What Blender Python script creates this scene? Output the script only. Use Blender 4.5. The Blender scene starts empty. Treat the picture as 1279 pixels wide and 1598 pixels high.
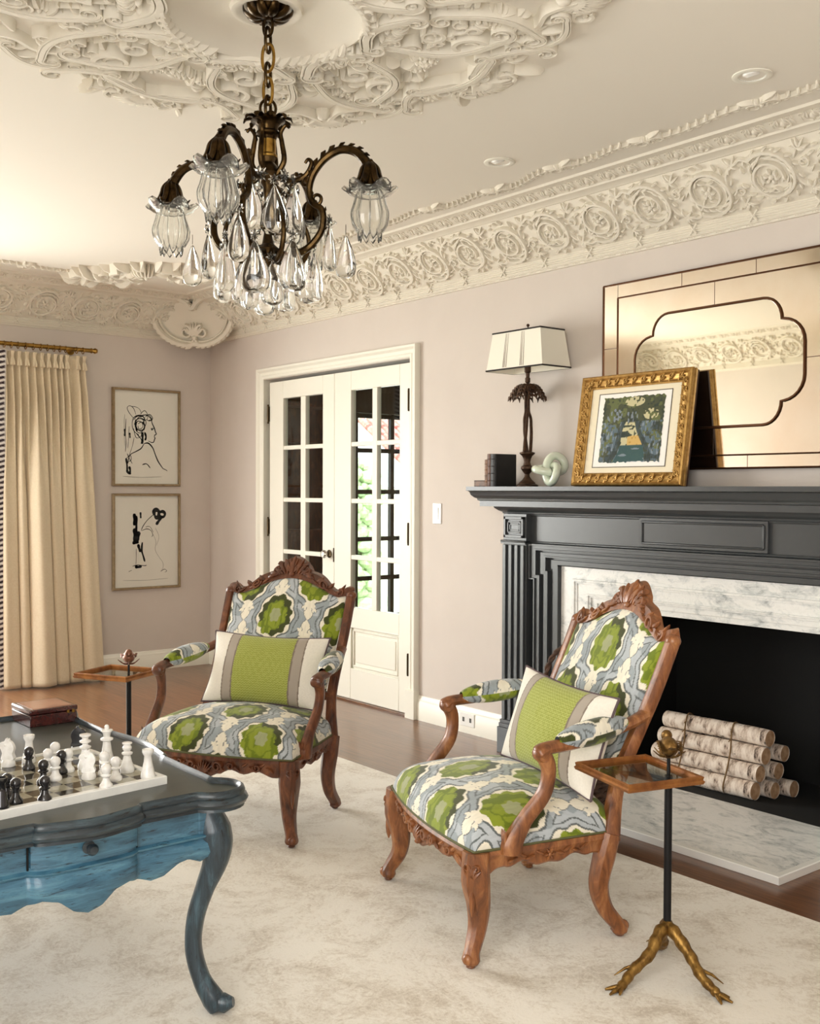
import bpy, bmesh, math, random
import numpy as np
from mathutils import Vector, Matrix
random.seed(7); RNG = np.random.RandomState(11)
PI = math.pi
sc = bpy.context.scene
COL = sc.collection
# ---------------------------------------------------------------- camera
cam = bpy.data.cameras.new('camera'); co = bpy.data.objects.new('camera', cam); COL.objects.link(co)
yaw, pitch, roll = [math.radians(a) for a in (141.3374, -1.1627, 0.2163)]
fw = Vector((math.cos(pitch)*math.cos(yaw), math.cos(pitch)*math.sin(yaw), math.sin(pitch)))
rt = Vector((math.sin(yaw), -math.cos(yaw), 0)); up = rt.cross(fw)
r2 = rt*math.cos(roll)+up*math.sin(roll); u2 = -rt*math.sin(roll)+up*math.cos(roll)
co.matrix_world = Matrix(((r2.x, u2.x, -fw.x, 7.193), (r2.y, u2.y, -fw.y, -3.88), (r2.z, u2.z, -fw.z, 1.32), (0, 0, 0, 1)))
cam.sensor_fit = 'HORIZONTAL'; cam.sensor_width = 36; cam.lens = 36*1668.3/1279; cam.clip_start = .05
sc.camera = co
# ---------------------------------------------------------------- world, lights, exposure
def S(r, g, b): return tuple(((c/255)/12.92 if c/255 <= .04045 else ((c/255+.055)/1.055)**2.4) for c in (r, g, b))
w = bpy.data.worlds.new('sky'); sc.world = w; w.use_nodes = True
bg = w.node_tree.nodes['Background']; bg.inputs[0].default_value = (.90, .95, 1.0, 1); bg.inputs[1].default_value = 2.6
def area(name, loc, direction, sx, sy, power, color):
    l = bpy.data.lights.new(name, 'AREA'); l.shape = 'RECTANGLE'; l.size = sx; l.size_y = sy; l.energy = power; l.color = color
    o = bpy.data.objects.new(name, l); COL.objects.link(o); o.location = loc
    o.rotation_euler = Vector(direction).to_track_quat('-Z', 'Y').to_euler(); return o
# daylight of the garden window in the curtain wall and of the den beyond the doors, plus two added fill lamps
area('window_daylight', (-.02, -3.05, 1.2), (1, .12, -.42), 2.2, 2.1, 104, (1.0, .975, .935))
area('rear_fill', (6.3, -4.44, 1.5), (-.12, 1, 0), 3.2, 2.0, 74, (1.0, .985, .955))  # unseen fill lamp added behind the camera; the windows it assumes are not built
area('side_fill', (9.75, -2.4, 1.5), (-1, .1, 0), 3.0, 2.0, 4, (1.0, .985, .955))  # weak unseen fill lamp added in front of the closed end wall
area('den_daylight', (-1.3, 2.6, 1.4), (1, 0, -.1), 1.4, 1.6, 14, (.95, 1.0, 1.0))
sun = bpy.data.lights.new('sun', 'SUN'); sun.energy = 3.2; sun.angle = .02; so_ = bpy.data.objects.new('sun', sun); COL.objects.link(so_); so_.rotation_euler = Vector((-.35, .75, -1.1)).to_track_quat('-Z', 'Y').to_euler()
sc.view_settings.view_transform = 'Standard'; sc.view_settings.look = 'None'
sc.view_settings.gamma = 1; sc.view_settings.use_curve_mapping = False
sc.view_settings.exposure = 0.8
cy = sc.cycles
cy.use_denoising = True; cy.max_bounces = 10; cy.diffuse_bounces = 5; cy.glossy_bounces = 4; cy.transmission_bounces = 10
cy.transparent_max_bounces = 12; cy.caustics_reflective = False; cy.caustics_refractive = False; cy.sample_clamp_indirect = 6
# ---------------------------------------------------------------- materials
class NT:
    def __init__(s, name):
        s.m = bpy.data.materials.new(name); s.m.use_nodes = True; s.t = s.m.node_tree; s.n = s.t.nodes
        s.p = s.n['Principled BSDF']; s.out = s.n['Material Output']
    def node(s, typ, **kw):
        k = s.n.new(typ)
        for a, v in kw.items():
            if a.startswith('i_'): k.inputs[a[2:].replace('_', ' ')].default_value = v
            else: setattr(k, a, v)
        return k
    def link(s, a, b): s.t.links.new(a, b)
    def coord(s, scale=(1, 1, 1), what='Object'):
        c = s.node('ShaderNodeTexCoord'); mp = s.node('ShaderNodeMapping'); mp.inputs['Scale'].default_value = scale
        s.link(c.outputs[what], mp.inputs[0]); return mp.outputs[0]
    def noise(s, vec, scale, detail=4, rough=.55, dist=0):
        k = s.node('ShaderNodeTexNoise'); k.inputs['Scale'].default_value = scale; k.inputs['Detail'].default_value = detail
        k.inputs['Roughness'].default_value = rough; k.inputs['Distortion'].default_value = dist; s.link(vec, k.inputs['Vector']); return k.outputs[0]
    def ramp(s, fac, stops):
        k = s.node('ShaderNodeValToRGB'); e = k.color_ramp.elements
        while len(e) < len(stops): e.new(.5)
        for el, (p, c) in zip(e, stops): el.position = p; el.color = (*c[:3], 1)
        s.link(fac, k.inputs[0]); return k.outputs[0]
    def bump(s, h, dist=.002, strength=.4):
        b = s.node('ShaderNodeBump'); b.inputs['Strength'].default_value = strength; b.inputs['Distance'].default_value = dist
        s.link(h, b.inputs['Height']); s.link(b.outputs[0], s.p.inputs['Normal'])
def mat(name, c, rough=.5, metal=0, var=None, vscale=6, stretch=(1, 1, 1), bump=0, bscale=None, spec=.5, coat=0, sheen=0, dist=0, stops=(.35, .68), sss=0):
    k = NT(name); p = k.p
    p.inputs['Base Color'].default_value = (*S(*c), 1); p.inputs['Roughness'].default_value = rough; p.inputs['Metallic'].default_value = metal
    p.inputs['Specular IOR Level'].default_value = spec; p.inputs['Coat Weight'].default_value = coat; p.inputs['Sheen Weight'].default_value = sheen
    if coat: p.inputs['Coat Roughness'].default_value = .12
    if sss: p.inputs['Subsurface Weight'].default_value = sss; p.inputs['Subsurface Radius'].default_value = (.01, .01, .008)
    if var or bump:
        v = k.coord(stretch)
        n = k.noise(v, vscale, 5, .6, dist)
        if var: k.link(k.ramp(n, [(stops[0], S(*c)), (stops[1], S(*var))]), p.inputs['Base Color'])
        if bump: k.bump(k.noise(v, bscale or vscale*4, 4), bump, .5)
    return k.m
def vcmat(name, rough=.85, bump=.0006, bscale=700, sheen=.15, attr='Col'):
    k = NT(name); a = k.node('ShaderNodeVertexColor'); a.layer_name = attr
    k.link(a.outputs[0], k.p.inputs['Base Color']); k.p.inputs['Roughness'].default_value = rough; k.p.inputs['Specular IOR Level'].default_value = .25
    k.p.inputs['Sheen Weight'].default_value = sheen
    k.bump(k.noise(k.coord(), bscale, 2), bump, .5); return k.m
def glass(name, c=(255, 255, 255), rough=0, ior=1.5):
    k = NT(name); k.p.inputs['Base Color'].default_value = (*S(*c), 1); k.p.inputs['Transmission Weight'].default_value = 1
    k.p.inputs['Roughness'].default_value = rough; k.p.inputs['IOR'].default_value = ior; return k.m
def thin_glass(name, tint=(250, 252, 250), refl=.07):
    k = NT(name); k.n.remove(k.p); t = k.node('ShaderNodeBsdfTransparent'); t.inputs[0].default_value = (*S(*tint), 1)
    g = k.node('ShaderNodeBsdfGlossy'); g.inputs['Roughness'].default_value = .01; f = k.node('ShaderNodeLayerWeight'); f.inputs['Blend'].default_value = .5
    pw = k.node('ShaderNodeMath', operation='POWER'); pw.inputs[1].default_value = 4; k.link(f.outputs['Facing'], pw.inputs[0])
    ma = k.node('ShaderNodeMath', operation='MULTIPLY_ADD'); ma.inputs[1].default_value = .5; ma.inputs[2].default_value = refl*.6; k.link(pw.outputs[0], ma.inputs[0])
    mx = k.node('ShaderNodeMixShader'); k.link(ma.outputs[0], mx.inputs[0]); k.link(t.outputs[0], mx.inputs[1]); k.link(g.outputs[0], mx.inputs[2])
    k.link(mx.outputs[0], k.out.inputs[0]); return k.m
M = {}
M['wall'] = mat('mauve_wall_paint', (212, 203, 195), .75, var=(208, 199, 191), vscale=3, bump=.0004, bscale=260)
M['plaster'] = mat('cream_ceiling_paint', (236, 231, 220), .8, bump=.0004, bscale=200)
M['ornament'] = mat('cream_plaster_ornament', (228, 222, 208), .72, bump=.0006, bscale=120)  # a little darker than the ceiling, recess shading put into the colour
M['trim'] = mat('ivory_trim_paint', (238, 236, 224), .35, bump=.0002, bscale=60)
M['mantel'] = mat('charcoal_painted_wood', (66, 69, 71), .3, var=(61, 64, 66), vscale=5)
M['black'] = mat('sooty_black', (10, 10, 10), .9)
M['steel'] = mat('dark_bronze_hardware', (70, 58, 42), .4, 1)
def wood(name, a, b, c, rough=.35, scale=3, stretch=(1, 14, 14), coat=.2):
    k = NT(name); v = k.coord(stretch); n = k.noise(v, scale, 6, .65, .6)
    k.link(k.ramp(n, [(.3, S(*a)), (.52, S(*b)), (.72, S(*c))]), k.p.inputs['Base Color'])
    k.p.inputs['Roughness'].default_value = rough; k.p.inputs['Coat Weight'].default_value = coat; k.p.inputs['Coat Roughness'].default_value = .2
    k.bump(n, .0008, .35); return k.m
M['walnut'] = wood('carved_walnut', (54, 27, 15), (100, 55, 31), (138, 84, 50), .38, 5, (6, 6, 2))
M['walnut_lit'] = wood('carved_walnut_lit', (82, 45, 24), (136, 83, 46), (180, 124, 76), .38, 5, (6, 6, 2))  # same walnut in a lighter tint, the light on it put into the colour
M['brass'] = mat('aged_brass', (176, 140, 72), .3, 1, var=(120, 88, 40), vscale=30, bump=.0006)
M['bronze'] = mat('chandelier_bronze', (78, 60, 35), .32, 1, var=(38, 28, 17), vscale=40, bump=.0008)
M['gold'] = mat('antique_gold_leaf', (188, 150, 86), .42, .7, var=(150, 112, 56), vscale=50, bump=.0008, bscale=140)
M['crystal'] = glass('crystal', (252, 252, 250), 0, 1.5)
M['pressed'] = glass('pressed_glass', (255, 255, 252), .07, 1.42); M['pressed'].node_tree.nodes['Principled BSDF'].inputs['Transmission Weight'].default_value = .95
M['pane'] = thin_glass('window_pane')
M['iron'] = mat('black_iron', (26, 26, 28), .45, .6, bump=.0004, bscale=200)
def marble():
    k = NT('white_marble'); v = k.coord((1, 1.6, 1.6)); n1 = k.noise(v, 5, 8, .66, 1.9); n2 = k.noise(v, 22, 6, .72, 1.2)
    mx = k.node('ShaderNodeMath', operation='ADD'); mu = k.node('ShaderNodeMath', operation='MULTIPLY'); mu.inputs[1].default_value = .45
    k.link(n2, mu.inputs[0]); k.link(n1, mx.inputs[0]); k.link(mu.outputs[0], mx.inputs[1])
    k.link(k.ramp(mx.outputs[0], [(.5, S(150, 154, 156)), (.62, S(204, 207, 206)), (.76, S(236, 236, 233)), (.92, S(226, 227, 224))]), k.p.inputs['Base Color'])
    k.p.inputs['Roughness'].default_value = .25; return k.m
M['marble'] = marble()
# ---------------------------------------------------------------- mesh builder
def catmull(pts, n=8, closed=False):
    P = np.array(pts, float); m = len(P); out = []
    rng = range(m if closed else m-1)
    for i in rng:
        if closed: a, b, c, d = P[(i-1) % m], P[i], P[(i+1) % m], P[(i+2) % m]
        else: a, b, c, d = P[max(i-1, 0)], P[i], P[i+1], P[min(i+2, m-1)]
        for j in range(n):
            t = j/n; out.append(.5*((2*b)+(-a+c)*t+(2*a-5*b+4*c-d)*t*t+(-a+3*b-3*c+d)*t**3))
    if not closed: out.append(P[-1])
    return np.array(out)
def unit(v):
    l = np.linalg.norm(v); return v/l if l > 1e-12 else v
class MB:
    def __init__(s): s.V = []; s.F = []; s.n = 0
    def add(s, V, F, mx=None):
        V = np.asarray(V, float).reshape(-1, 3)
        if mx is not None:
            A = np.array(mx); V = V@A[:3, :3].T+A[:3, 3]
        s.V.append(V); o = s.n; s.F += [tuple(i+o for i in f) for f in F]; s.n += len(V); return s
    def join(s, o, mx=None): return s.add(np.vstack(o.V), o.F, mx) if o.V else s
    def verts(s): return np.vstack(s.V)
    def map(s, fn):
        s.V = [np.asarray(fn(np.vstack(s.V)), float)]; return s
    def box(s, x0, y0, z0, x1, y1, z1, mx=None):
        V = [(x, y, z) for x in (x0, x1) for y in (y0, y1) for z in (z0, z1)]
        return s.add(V, [(0, 1, 3, 2), (4, 6, 7, 5), (0, 4, 5, 1), (2, 3, 7, 6), (0, 2, 6, 4), (1, 5, 7, 3)], mx)
    def lathe(s, prof, n=24, mx=None, scal=None, cap=True):
        V = []; F = []; m = len(prof)
        for k in range(n):
            a = 2*PI*k/n; q = scal(a) if scal else 1
            for r, z in prof: V.append((r*q*math.cos(a), r*q*math.sin(a), z))
        for k in range(n):
            k2 = (k+1) % n
            for i in range(m-1): F.append((k*m+i, k2*m+i, k2*m+i+1, k*m+i+1))
        if cap:
            if prof[0][0] > 1e-5: F.append(tuple(k*m for k in range(n))[::-1])
            if prof[-1][0] > 1e-5: F.append(tuple(k*m+m-1 for k in range(n)))
        return s.add(V, F, mx)
    def tube(s, pts, rad, n=8, flat=1., up=None, closed=False, caps=True, mx=None, sq=0):
        P = np.array(pts, float); m = len(P)
        R = np.full(m, float(rad)) if np.isscalar(rad) else np.array(rad, float)
        T = np.empty_like(P)
        if closed: T = np.roll(P, -1, 0)-np.roll(P, 1, 0)
        else: T[1:-1] = P[2:]-P[:-2]; T[0] = P[1]-P[0]; T[-1] = P[-1]-P[-2]
        T /= np.maximum(np.linalg.norm(T, axis=1), 1e-12)[:, None]
        if up is not None: u = np.array(up, float)
        else:
            u = np.array((0, 0, 1.)) if abs(T[0][2]) < .9 else np.array((1., 0, 0))
        V = []; ang = np.arange(n)*2*PI/n + (PI/n if n == 4 else 0); ca = np.cos(ang); sa = np.sin(ang)
        if sq:
            q = 1/np.maximum(np.abs(ca), np.abs(sa))**sq; ca = ca*q; sa = sa*q
        fl = np.full(m, float(flat)) if np.isscalar(flat) else np.array(flat, float)
        for i in range(m):
            b = unit(np.cross(T[i], u)); 
            if np.linalg.norm(b) < 1e-6: b = unit(np.cross(T[i], (.3, .5, .8)))
            nrm = np.cross(b, T[i])
            if up is None: u = nrm
            V.append(P[i]+R[i]*(ca[:, None]*b+sa[:, None]*nrm*fl[i]))
        V = np.vstack(V); F = []
        for i in range(m if closed else m-1):
            i2 = (i+1) % m
            for k in range(n):
                k2 = (k+1) % n; F.append((i*n+k, i*n+k2, i2*n+k2, i2*n+k))
        if caps and not closed:
            F.append(tuple(range(n))[::-1]); F.append(tuple((m-1)*n+k for k in range(n)))
        return s.add(V, F, mx)
    def ball(s, c, r, sc_=(1, 1, 1), n=12, m=8, mx=None):
        V = [(0, 0, -1)]; F = []
        for i in range(1, m):
            t = -PI/2+PI*i/m
            for k in range(n): a = 2*PI*k/n; V.append((math.cos(t)*math.cos(a), math.cos(t)*math.sin(a), math.sin(t)))
        V.append((0, 0, 1)); L = len(V)-1
        for k in range(n):
            k2 = (k+1) % n; F.append((0, 1+k2, 1+k)); F.append((L, L-n+k, L-n+k2))
            for i in range(m-2): F.append((1+i*n+k, 1+i*n+k2, 1+(i+1)*n+k2, 1+(i+1)*n+k))
        V = np.array(V)*r*np.array(sc_)+np.array(c); return s.add(V, F, mx)
    def prism(s, poly, z0, z1, mx=None):
        n = len(poly); V = [(x, y, z0) for x, y in poly]+[(x, y, z1) for x, y in poly]
        F = [tuple(range(n))[::-1], tuple(range(n, 2*n))]+[(i, (i+1) % n, n+(i+1) % n, n+i) for i in range(n)]
        return s.add(V, F, mx)
    def grid(s, P, closeu=False, closev=False, mx=None):
        nu, nv = P.shape[:2]; F = []
        for i in range(nu if closeu else nu-1):
            for j in range(nv if closev else nv-1):
                i2 = (i+1) % nu; j2 = (j+1) % nv; F.append((i*nv+j, i2*nv+j, i2*nv+j2, i*nv+j2))
        return s.add(P.reshape(-1, 3), F, mx)
    def sweep(s, prof, path, closed=False, mx=None, cap=True):
        """prof: list of (out, up); path: list of (point3, out-vector3, up-vector3)"""
        P = np.array([[np.array(p)+np.array(o)*a+np.array(u)*b for a, b in prof] for p, o, u in path])
        m = len(prof); s.grid(P, closed, True, mx)
        if cap and not closed:
            o = s.n-P.shape[0]*m; s.F.append(tuple(o+i for i in range(m))[::-1]); s.F.append(tuple(s.n-m+i for i in range(m)))
        return s
    def build(s, name, m, parent=None, ang=35, bevel=0, sub=0, col=None, fix=True):
        me = bpy.data.meshes.new(name); me.from_pydata(s.verts().tolist(), [], s.F)
        if fix:
            b = bmesh.new(); b.from_mesh(me); bmesh.ops.recalc_face_normals(b, faces=b.faces); b.to_mesh(me); b.free()
        if ang: 
            me.shade_smooth(); me.set_sharp_from_angle(angle=math.radians(ang))
        if col is not None:
            a = me.color_attributes.new('Col', 'FLOAT_COLOR', 'POINT'); c = np.ones((len(me.vertices), 4), np.float32); c[:, :3] = col
            a.data.foreach_set('color', c.ravel())
        me.materials.append(M[m] if isinstance(m, str) else m)
        o = bpy.data.objects.new(name, me); COL.objects.link(o)
        if parent: o.parent = parent
        if bevel:
            bm_ = o.modifiers.new('bevel', 'BEVEL'); bm_.width = bevel; bm_.segments = 2; bm_.limit_method = 'ANGLE'; bm_.angle_limit = math.radians(40)
        if sub: sm = o.modifiers.new('sub', 'SUBSURF'); sm.levels = sub; sm.render_levels = sub
        return o
def tag(o, label=None, cat=None, group=None, kind=None):
    if label: o['label'] = label
    if cat: o['category'] = cat
    if group: o['group'] = group
    if kind: o['kind'] = kind
    return o
def thing(name, label, cat, loc=(0, 0, 0), rz=0, group=None):
    o = bpy.data.objects.new(name, None); COL.objects.link(o); o.location = loc; o.rotation_euler = (0, 0, rz); o.empty_display_size = .1
    return tag(o, label, cat, group)
def struct(o): o['kind'] = 'structure'; return o
def copy_tree(o, parent=None):
    c = o.copy(); COL.objects.link(c)
    if parent: c.parent = parent
    for ch in o.children: copy_tree(ch, c)
    return c
def T3(x, y, z): return Matrix.Translation((x, y, z))
def RZ(a): return Matrix.Rotation(a, 4, 'Z')
def RX(a): return Matrix.Rotation(a, 4, 'X')
def RY(a): return Matrix.Rotation(a, 4, 'Y')
# ---------------------------------------------------------------- low-relief ornament in flat (s, t, height) space
def r_path(mb, pts, w, h, n=6):
    P = np.array(pts, float); m = len(P); W = np.full(m, float(w)) if np.isscalar(w) else np.array(w, float); Hh = np.full(m, float(h)) if np.isscalar(h) else np.array(h, float)
    T = np.gradient(P, axis=0); T /= np.maximum(np.linalg.norm(T, axis=1), 1e-9)[:, None]; N = np.stack([-T[:, 1], T[:, 0]], 1)
    a = np.arange(n)*2*PI/n; ca, sa = np.cos(a), np.sin(a)
    V = np.empty((m, n, 3)); V[:, :, :2] = P[:, None, :]+N[:, None, :]*(W[:, None]*ca[None])[:, :, None]; V[:, :, 2] = Hh[:, None]*sa[None]
    F = [(i*n+k, i*n+(k+1) % n, (i+1)*n+(k+1) % n, (i+1)*n+k) for i in range(m-1) for k in range(n)]
    F.append(tuple(range(n))[::-1]); F.append(tuple((m-1)*n+k for k in range(n)))
    mb.add(V, F)
def r_leaf(mb, p, ang, L, wd, h, curl=0., k=6):
    t = np.linspace(0, 1, k); a = ang+curl*t; d = np.stack([np.cos(a), np.sin(a)], 1)*L/(k-1)
    P = np.array(p)+np.vstack([[0, 0], np.cumsum(d[:-1], 0)]); pr = np.sin(PI*np.clip(t*.9+.08, 0, 1))**.8
    r_path(mb, P, np.maximum(wd*pr, wd*.08), h*(.5+.5*np.sin(PI*t))*np.where(t > .95, .4, 1))
def r_spiral(mb, c, r0, r1, a0, turns, w0, w1, h, n=None, ratio=1.0):
    n = n or max(10, int(abs(turns)*20)); t = np.linspace(0, 1, n); r = r0+(r1-r0)*t; a = a0+2*PI*turns*t
    P = np.stack([c[0]+r*np.cos(a)*ratio, c[1]+r*np.sin(a)], 1); r_path(mb, P, w0+(w1-w0)*t, h*(1-.25*t)); return P
def r_rose(mb, c, r, n=6, h=.01, rot=0.):
    mb.ball((c[0], c[1], h*.3), r*.34, (1, 1, h/r*1.6), 8, 5)
    for k in range(n): r_leaf(mb, (c[0]+.25*r*math.cos(rot+k*2*PI/n), c[1]+.25*r*math.sin(rot+k*2*PI/n)), rot+k*2*PI/n, r*.8, r*.3, h*.8, .3, 5)
# ================================================================= ROOM SHELL
XL, YO, ZC, XR = -.08, -4.5, 2.70, 9.9
def floor_mat():
    k = NT('oak_floor'); v = k.coord((1, 1, 1)); 
    br = k.node('ShaderNodeTexBrick'); br.inputs['Scale'].default_value = 1; br.inputs['Brick Width'].default_value = 1.5; br.inputs['Row Height'].default_value = .083
    br.inputs['Mortar Size'].default_value = .0012; br.inputs['Color1'].default_value = (.35, .35, .35, 1); br.inputs['Color2'].default_value = (.7, .7, .7, 1); br.inputs['Mortar'].default_value = (0, 0, 0, 1); br.offset = .37
    k.link(v, br.inputs[0]); n = k.noise(k.coord((1.2, 22, 1)), 4, 6, .6, .4)
    a = k.node('ShaderNodeMath', operation='MULTIPLY_ADD'); a.inputs[1].default_value = .45; k.link(br.outputs[0], a.inputs[0]); k.link(n, a.inputs[2])
    k.link(k.ramp(a.outputs[0], [(.3, S(58, 36, 24)), (.6, S(98, 64, 42)), (.95, S(134, 92, 62))]), k.p.inputs['Base Color'])
    k.p.inputs['Roughness'].default_value = .3; k.p.inputs['Coat Weight'].default_value = .35; k.p.inputs['Coat Roughness'].default_value = .18
    k.bump(a.outputs[0], .0006, .3); return k.m
M['floor'] = floor_mat()
mb = MB(); mb.box(XL-.15, YO-.15, -.12, XR, .14, 0); struct(mb.build('floor', 'floor', ang=0))
mb = MB(); mb.box(XL-.15, YO-.15, ZC, XR, .14, ZC+.12); struct(mb.build('ceiling', 'plaster', ang=0))
DX0, DX1, DZ = .722, 2.362, 2.085          # double-door opening
FX0, FX1, FZ = 3.88, 5.0, .77              # firebox opening
mb = MB()
for b in ((XL-.15, 0, DX0, ZC), (DX0, DZ, DX1, ZC), (DX1, 0, FX0, ZC), (FX0, FZ, FX1, ZC), (FX1, 0, XR, ZC)): mb.box(b[0], 0, b[1], b[2], .14, b[3])
struct(mb.build('wall_fireplace', 'wall', ang=0))
mb = MB()
for b in ((-1.92, 0, .14, ZC), (-4.2, 0, YO, ZC), (-4.2, 2.25, -1.92, ZC)): mb.box(XL-.15, min(b[0], b[2]), b[1], XL, max(b[0], b[2]), b[3])
struct(mb.build('wall_left', 'wall', ang=0))
mb = MB(); mb.box(XR, YO-.15, 0, XR+.15, .14, ZC); struct(mb.build('wall_right', 'wall', ang=0))
mb = MB(); mb.box(XL-.15, YO-.15, 0, XR, YO, ZC); struct(mb.build('wall_opposite', 'wall', ang=0))
# garden window in the curtain wall (outside the frame, behind the drape)
wm = MB()
for y in (-4.2, -3.48, -2.75, -1.99): wm.box(XL-.11, y, 0, XL-.05, y+.07, 2.25)
for z in (0, .5, 1.1, 1.7, 2.18): wm.box(XL-.1, -4.2, z, XL-.06, -1.92, z+.06)
wo = struct(wm.build('window_1', 'trim', bevel=.004)); gm = MB(); gm.box(XL-.083, -4.19, .02, XL-.078, -1.93, 2.23); gm.build('glass', 'pane', wo, ang=0)
# baseboards
BP = [(0, 0), (.02, 0), (.02, .1), (.016, .108), (.016, .116), (.009, .128), (.006, .14), (0, .14)]
def baseboard(name, p0, p1, out):
    m_ = MB(); m_.sweep(BP, [((*p0, 0), (*out, 0), (0, 0, 1)), ((*p1, 0), (*out, 0), (0, 0, 1))]); struct(m_.build(name, 'trim', ang=30))
baseboard('baseboard_left', (XL, -1.9), (XL, 0), (1, 0)); baseboard('baseboard_fireplace', (XL, 0), (.655, 0), (0, -1))
baseboard('baseboard_right', (2.43, 0), (3.25, 0), (0, -1)); baseboard('baseboard_far', (5.62, 0), (XR, 0), (0, -1)); baseboard('baseboard_opposite', (XL, YO), (XR, YO), (0, 1))
# ------------------------------------------------------------- crown moulding
CP = [(0, 2.413), (.014, 2.413), (.018, 2.421), (.026, 2.424), (.028, 2.472), (.037, 2.476), (.09, 2.517), (.15, 2.573), (.2, 2.63), (.222, 2.656), (.234, 2.654), (.243, 2.66), (.285, 2.664), (.29, 2.672),
      (.318, 2.679), (.35, 2.694), (.356, 2.689), (.391, 2.69), (.396, 2.70), (0, 2.70)]
A0, B0 = np.array((.036, 2.474)), np.array((.224, 2.655)); EF = (B0-A0)/np.linalg.norm(B0-A0); NF = np.array((EF[1], -EF[0])); CF = (A0+B0)/2
def sag(t): return .0085*(1-(t/.13)**2)
def frieze_unit(flip, rr):
    m_ = MB(); f = -1 if flip else 1
    r_spiral(m_, (0, 0), .116, .046, -2.2*f, 1.45*f, .0115, .0075, .022)
    r_spiral(m_, (0, 0), .094, .062, -2.6*f, .95*f, .006, .004, .013)
    r_path(m_, catmull([(-.148, -.085*f), (-.1, -.105*f), (-.062, -.084*f)], 6), [.008]*13, .013)
    r_path(m_, catmull([(.148, .085*f), (.112, .055*f), (.1, 0), (.104, -.03*f)], 5), [.009]*16, .013)
    r_rose(m_, (0, 0), .036, 6, .024, rr.rand())
    for k in range(15):                                           # acanthus leaves round the spiral
        a = f*(-2.0+k*.42)+rr.uniform(-.1, .1); r = .08
        r_leaf(m_, (r*math.cos(a), r*math.sin(a)), a+f*rr.uniform(.9, 1.5), .05, .0085, .019, f*.9)
        r_leaf(m_, (.112*math.cos(a), .108*math.sin(a)), a+f*.7, .034, .007, .017, f*.8, 5)
    for sx in (-1, 1):                                            # leafy fillers between two spirals
        for sy in (-1, 1):
            c = (sx*.142, sy*.088)
            for q in range(4): r_leaf(m_, c, sy*(.3+q*.75)*1+(PI if sx > 0 else 0)*(1 if q % 2 else 0)+rr.uniform(-.3, .3), .042, .008, .017, rr.uniform(-.9, .9), 5)
    r_spiral(m_, (.147, -.03*f), .026, .008, 1, 1.1*f, .005, .004, .012, 14); r_spiral(m_, (-.147, .03*f), .024, .008, 4, 1.1*f, .005, .004, .012, 14)
    for q in range(9): r_leaf(m_, (rr.uniform(-.06, .06), rr.uniform(-.06, .06)), rr.uniform(0, 6.3), .04, .007, .02, rr.uniform(-1, 1), 5)
    for q in range(5): m_.ball((rr.uniform(-.13, .13), rr.choice((-1, 1))*rr.uniform(.1, .12), .002), .007, (1.3, .8, 1), 6, 4)
    return m_
def crown(L, name, conv, seed):
    rr = np.random.RandomState(seed); m_ = MB(); P = .296
    m_.sweep(CP, [((s_, 0, 0), (0, 1, 0), (0, 0, 1)) for s_ in (0, L)])
    f_ = MB(); un = [frieze_unit(i % 2, rr) for i in range(4)]
    for i in range(int(L/P)): f_.join(un[i % 4], T3(.42+i*P, 0, 0))
    def fm(V):
        out = np.empty_like(V); q = CF[None]+EF[None]*V[:, 1:2]+NF[None]*(V[:, 2:3]+np.array([sag(t) for t in V[:, 1]])[:, None]); out[:, 0] = V[:, 0]; out[:, 1:] = q; return out
    V = fm(f_.verts()); m_.add(V, f_.F)
    e_ = MB(); A, B = np.array((.294, 2.674)), np.array((.351, 2.6945)); E_ = (B-A)/np.linalg.norm(B-A); N_ = np.array((E_[1], -E_[0])); mid = (A+B)/2; pe = .12
    eg = MB(); 
    for sx in (-1, 1):
        r_path(eg, catmull([(sx*.006, -.028), (sx*.026, -.02), (sx*.03, .004), (sx*.016, .024)], 4), .006, .013)
        r_leaf(eg, (sx*.012, .026), -PI/2+sx*.1, .045, .007, .016, sx*.6, 5); r_leaf(eg, (sx*.045, -.026), PI/2, .05, .006, .012, sx*.5, 5)
        r_spiral(eg, (sx*.036, .016), .014, .005, 0, sx*1.0, .004, .003, .012, 10)
    eg.ball((0, -.006, .002), .017, (.8, 1.1, .8), 8, 6)
    for i in range(int(L/pe)): e_.join(eg, T3(.1+i*pe, 0, 0))
    V = e_.verts(); q = mid[None]+E_[None]*V[:, 1:2]+N_[None]*(V[:, 2:3]-.004); m_.add(np.column_stack([V[:, 0], q]), e_.F)
    for k in range(4):                                            # reeds bound with crossed ribbons
        z = 2.431+k*.0108; m_.tube([(0, .0285, z), (L, .0285, z)], .0041, 6)
    for i in range(int(L/P)):
        s0 = .27+i*P
        for q in (-1, 1): m_.tube([(s0-.018*q, .033, 2.428), (s0+.018*q, .034, 2.472)], .005, 5)
    for i in range(int(L/.074)): 
        for q in range(4): m_.box(i*.074+.012*q, .017, 2.416, i*.074+.012*q+.006, .0195, 2.4205)
    m_.map(lambda V: np.column_stack(conv(V[:, 0], V[:, 1], V[:, 2])))
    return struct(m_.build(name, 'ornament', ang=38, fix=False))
crown(8.9, 'trim_1', lambda s, d, z: (XL+s, -d, z), 3)
crown(4.5, 'trim_2', lambda s, d, z: (XL+d, -s, z), 4)
o = crown(6.2, 'trim_3', lambda s, d, z: (XL+s, YO+d, z), 5)
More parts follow.
